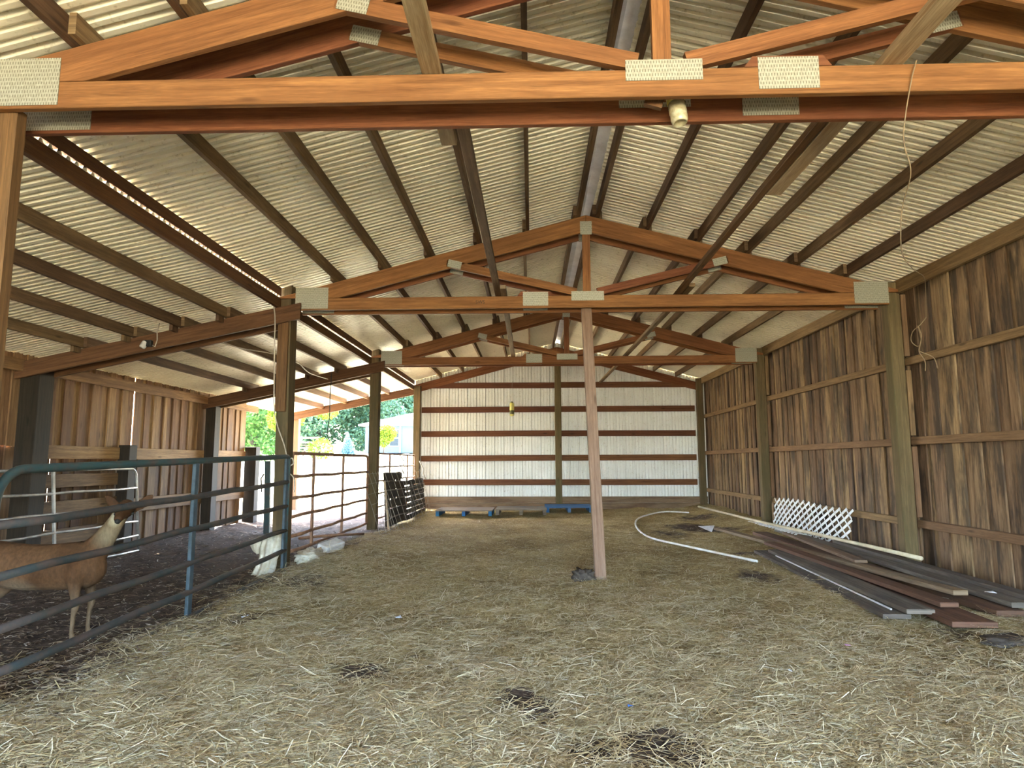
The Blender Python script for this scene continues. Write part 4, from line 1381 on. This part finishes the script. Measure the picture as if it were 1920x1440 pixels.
# ------------------------------------------------------------------ straw and chips
def blades(n, xf, yf, dens, ln, wd, lift, mat, name, label, cat, seed):
    rr = np.random.RandomState(seed)
    x, y = xf(rr, n), yf(rr, n)
    keep = rr.uniform(size=n) < dens(x, y)
    x, y = x[keep], y[keep]
    n = len(x)
    z = floor_z(x, y)
    a = rr.normal(0.35, 0.9, n)
    l_ = rr.uniform(ln[0], ln[1], n)
    w = rr.uniform(wd[0], wd[1], n)
    tilt = rr.normal(0, 0.16, n)
    bend = rr.normal(0, 0.35, n)
    h = np.abs(rr.normal(0, lift, n)) + 0.004
    vs = np.zeros((n, 6, 3))
    for k, s in enumerate((-1, 0, 1)):
        ang = a + bend * s * 0.5
        cx = x + np.cos(a) * l_ * 0.5 * s + np.sin(a) * bend * l_ * 0.12 * (1 - abs(s)) * 2
        cy = y + np.sin(a) * l_ * 0.5 * s - np.cos(a) * bend * l_ * 0.12 * (1 - abs(s)) * 2
        cz = z + h + np.sin(tilt) * l_ * 0.5 * s + (0.004 if s == 0 else 0)
        px, py = -np.sin(ang), np.cos(ang)
        tw = rr.uniform(-0.5, 0.5, n)
        for j, q in enumerate((-0.5, 0.5)):
            vs[:, k * 2 + j, 0] = cx + px * w * q
            vs[:, k * 2 + j, 1] = cy + py * w * q
            vs[:, k * 2 + j, 2] = np.maximum(cz + w * q * tw, z + 0.001)
    i = np.arange(n)[:, None] * 6
    q1 = np.concatenate([i + 0, i + 2, i + 3, i + 1], 1)
    q2 = np.concatenate([i + 2, i + 4, i + 5, i + 3], 1)
    o = np_mesh(name, vs.reshape(-1, 3), np.concatenate([q1, q2]), mat, 'stuff')
    o['label'] = label
    o['category'] = cat
    return o
def ys(lo, hi, p):
    # density falls off with distance from the entrance
    return lambda rr, n: 1 / (1 / lo - rr.uniform(size=n) * (1 / lo - 1 / hi)) if p else rr.uniform(lo, hi, n)
def xfan(rr, n):
    return rr.uniform(-1, 1, n)
def straw_set(n, lo, hi, ln, wd, lift, seed, name, label):
    rr = np.random.RandomState(seed)
    y = ys(lo, hi, True)(rr, n)
    x = rr.uniform(-0.92, 0.92, n) * y
    keep = (x > -3.3) & (x < 4.1)
    x, y = x[keep], y[keep]
    return blades(len(x), lambda r_, m: x, lambda r_, m: y,
                  lambda a_, b__: np.clip(1.05 - 1.0 * dirt_at(a_, b__), 0.10, 1), ln, wd, lift, 'straw', name, label, 'straw', seed + 1)
straw_set(150000, 2.3, 15.5, (0.04, 0.17), (0.0018, 0.0042), 0.012, 5, 'straw_bedding', 'loose tan straw scattered over the whole barn floor')
rr = np.random.RandomState(31)
n = 2600
cx, cy = rr.normal(-2.05, 0.30, n), rr.normal(6.55, 0.65, n)
blades(n, lambda r_, m: cx, lambda r_, m: cy, lambda a_, b__: np.ones_like(a_), (0.06, 0.22), (0.002, 0.004), 0.05, 'straw', 'straw_heap', 'tangled heap of straw beside the corded post', 'straw', 33)
n = 15000
blades(n, lambda r_, m: r_.uniform(-5.8, -2.2, m), ys(2.6, 13.5, True), lambda a_, b__: np.ones_like(a_), (0.02, 0.09), (0.003, 0.012), 0.008, 'chips', 'wood_chips', 'wood chips and straw bits on the dark lean-to soil', 'wood chips', 41)

# ------------------------------------------------------------------ outdoors
def leafcloud(blobs, n, size, seed, mb=None):
    rr = np.random.RandomState(seed)
    tot = sum(b[3] * b[4] * b[5] for b in blobs)
    vs = []
    for (cx, cy, cz, rx, ry, rz) in blobs:
        m = max(20, int(n * rx * ry * rz / tot))
        d = rr.normal(size=(m, 3))
        d /= np.linalg.norm(d, axis=1)[:, None]
        rad = rr.uniform(0.55, 1.05, m) ** 0.6
        p = np.array([cx, cy, cz]) + d * rad[:, None] * np.array([rx, ry, rz])
        u = rr.normal(size=(m, 3)); u /= np.linalg.norm(u, axis=1)[:, None]
        w = np.cross(u, rr.normal(size=(m, 3))); w /= np.linalg.norm(w, axis=1)[:, None]
        s = rr.uniform(0.6, 1.3, m)[:, None] * size
        vs.append(np.stack([p - u * s, p + w * s * 0.55, p + u * s, p - w * s * 0.55], 1))
    return np.concatenate(vs)
def tree(name, label, x, y, h, blobs, n, size, mat, seed, trunk_r=0.2, group=None, trunk_top=0.75):
    z0 = float(ground_z(np.array(x), np.array(y)))
    t = thing(name, label, 'tree', (x, y, z0), group)
    vs = leafcloud([(x + b[0], y + b[1], z0 + b[2], b[3], b[4], b[5]) for b in blobs], n, size, seed)
    vs = vs.reshape(-1, 3) - np.array((x, y, z0))
    q = np.arange(len(vs)).reshape(-1, 4)
    o = np_mesh('crown', vs, q, mat)
    o.parent = t
    mb = MB()
    mb.tube([(x, y, z0 - 0.2), (x + 0.05, y, z0 + h * 0.35), (x - 0.03, y, z0 + h * trunk_top)], [trunk_r, trunk_r * 0.8, trunk_r * 0.3], 9)
    mb.build('trunk', 'bark', t, True)
    return t
def rblobs(seed, n, rx, rz, z0, z1, r0, r1):
    rr = np.random.RandomState(seed)
    out = []
    for k in range(n):
        f = rr.uniform()
        z = z0 + (z1 - z0) * f
        w = rx * (1 - 0.6 * abs(f - 0.4))
        q = rr.uniform(r0, r1)
        a = rr.uniform(0, 6.28)
        out.append((w * math.cos(a) * rr.uniform(0.2, 1), w * math.sin(a) * rr.uniform(0.2, 1), z, q, q, q * 0.8))
    return out
tree('leafy_tree', 'bright green leafy tree beyond the end of the lean-to wall', -13.6, 31, 7.5, rblobs(1, 22, 2.6, 2, 0.8, 6.6, 0.8, 1.4), 16000, 0.10, 'leaf_green', 1)
tree('leafy_tree', 'yellow-green tree beside the sunlit corner post', -10.7, 29, 5.0, rblobs(2, 14, 1.35, 1, 0.7, 4.4, 0.5, 0.9), 9000, 0.08, 'leaf_lime', 2, 0.1)
tree('tall_pine', 'tall dark pine behind the yellow-green tree', -17.5, 52, 15, rblobs(3, 34, 3.6, 3, 0.8, 13, 1.1, 1.9), 26000, 0.15, 'leaf_teal', 3, 0.3, 'tall pines behind the lawn')
tree('tall_pine', 'tall dark pine above the blue spruce', -13.6, 54, 15, rblobs(4, 34, 3.2, 3, 0.8, 13, 1.1, 1.9), 26000, 0.15, 'leaf_teal', 4, 0.3, 'tall pines behind the lawn')
tree('tall_pine', 'tall dark pine between the spruce and the house', -15.0, 62, 16, rblobs(5, 34, 3.8, 3, 1.2, 14, 1.2, 2.1), 26000, 0.16, 'leaf_teal', 5, 0.3, 'tall pines behind the lawn')
tree('tall_pine', 'tall dark pine rising behind the blue house', -12.3, 66, 16, rblobs(6, 34, 3.6, 3, 1.5, 14, 1.2, 2.1), 26000, 0.16, 'leaf_teal', 6, 0.3, 'tall pines behind the lawn')
tree('tall_pine', 'tall dark pine behind the house, beside the corner post', -8.6, 70, 17, rblobs(7, 34, 3.8, 3, 1.5, 15, 1.3, 2.2), 26000, 0.17, 'leaf_teal', 7, 0.3, 'tall pines behind the lawn')
tree('tall_pine', 'tall dark pine behind the bright green leafy tree', -23, 56, 15, rblobs(8, 34, 4.5, 3, 0.8, 13, 1.2, 2.2), 26000, 0.16, 'leaf_teal', 8, 0.3, 'tall pines behind the lawn')
tree('blue_spruce', 'small blue spruce standing on the bright lawn', -10.1, 35, 2.6, [(0, 0, 0.12 + 0.135 * k, 0.46 - 0.05 * k, 0.46 - 0.05 * k, 0.12) for k in range(9)], 7000, 0.035, 'leaf_spruce', 9, 0.04, trunk_top=0.35)
tree('round_shrub', 'bright lime shrub in front of the blue house', -8.8, 38, 1.9, rblobs(10, 9, 0.5, 1, 0.4, 1.6, 0.35, 0.55), 5000, 0.06, 'leaf_lime', 10, 0.05)

# pale blue house
hx, hy = -9.4, 46.0
hz = float(ground_z(np.array(hx), np.array(hy))) + 0.35
t = thing('house', 'pale blue single-storey house across the lawn', 'house', (hx, hy, hz))
mb = MB()
mb.box((hx - 2.6, hy, hz - 0.2), (hx + 5.0, hy + 6, hz + 1.75))
mb.build('walls', 'house_wall', t)
mb = MB()
mb.prism([(hx - 3.0, hz + 1.72), (hx + 5.4, hz + 1.72), (hx + 5.4, hz + 1.84), (hx + 1.2, hz + 2.7), (hx - 3.0, hz + 1.84)], hy - 0.5, hy + 6.4)
mb.build('roof', 'house_roof', t)
for x0 in (-0.85, 0.95):
    mb = MB()
    mb.box((hx + x0, hy - 0.05, hz + 0.25), (hx + x0 + 0.75, hy - 0.01, hz + 1.5))
    f = mb.build('window', 'house_trim', t)
    for z0 in (0.31, 0.92):
        mb = MB()
        mb.box((hx + x0 + 0.07, hy - 0.07, hz + z0), (hx + x0 + 0.68, hy - 0.052, hz + z0 + 0.52))
        mb.build('pane', 'house_glass', f)
mb = MB()
for k in range(3):
    mb.box((hx - 0.1 + k * 1.15, hy - 0.10, hz - 0.2), (hx + 0.02 + k * 1.15, hy - 0.02, hz + 1.72))
mb.build('corner_boards', 'house_trim', t)
# picnic table and rail fence on the lawn
tx, ty = -11.0, 33.0
tz = float(ground_z(np.array(tx), np.array(ty)))
t = thing('picnic_table', 'small wooden picnic table on the bright lawn', 'table', (tx, ty, tz))
mb = MB()
mb.box((tx - 0.8, ty - 0.35, tz + 0.68), (tx + 0.8, ty + 0.35, tz + 0.73))
mb.build('tabletop', 'fence_wood', t)
for s in (-1, 1):
    mb = MB()
    mb.box((tx - 0.8, ty + s * 0.7 - 0.13, tz + 0.40), (tx + 0.8, ty + s * 0.7 + 0.13, tz + 0.44))
    mb.build('bench', 'fence_wood', t)
    mb = MB()
    mb.bar((tx + s * 0.6, ty - 0.75, tz - 0.02), (tx + s * 0.6, ty - 0.2, tz + 0.70), 0.08, 0.05, (1, 0, 0))
    mb.bar((tx + s * 0.6, ty + 0.75, tz - 0.02), (tx + s * 0.6, ty + 0.2, tz + 0.70), 0.08, 0.05, (1, 0, 0))
    mb.bar((tx + s * 0.6, ty - 0.8, tz + 0.36), (tx + s * 0.6, ty + 0.8, tz + 0.36), 0.05, 0.08)
    mb.build('leg_frame', 'fence_wood', t)
fx, fy = -14.6, 36.0
fz = float(ground_z(np.array(fx), np.array(fy)))
t = thing('rail_fence', 'low wooden rail fence at the edge of the bright lawn', 'fence', (fx, fy, fz))
for k in range(4):
    mb = MB()
    mb.box((fx - 2.4 + k * 1.6, fy, fz - 0.1), (fx - 2.28 + k * 1.6, fy + 0.12, fz + 1.0))
    mb.build('post', 'fence_wood', t)
for z in (0.35, 0.65, 0.92):
    mb = MB()
    mb.box((fx - 2.4, fy - 0.03, fz + z), (fx + 2.6, fy, fz + z + 0.1))
    mb.build('rail', 'fence_wood', t)
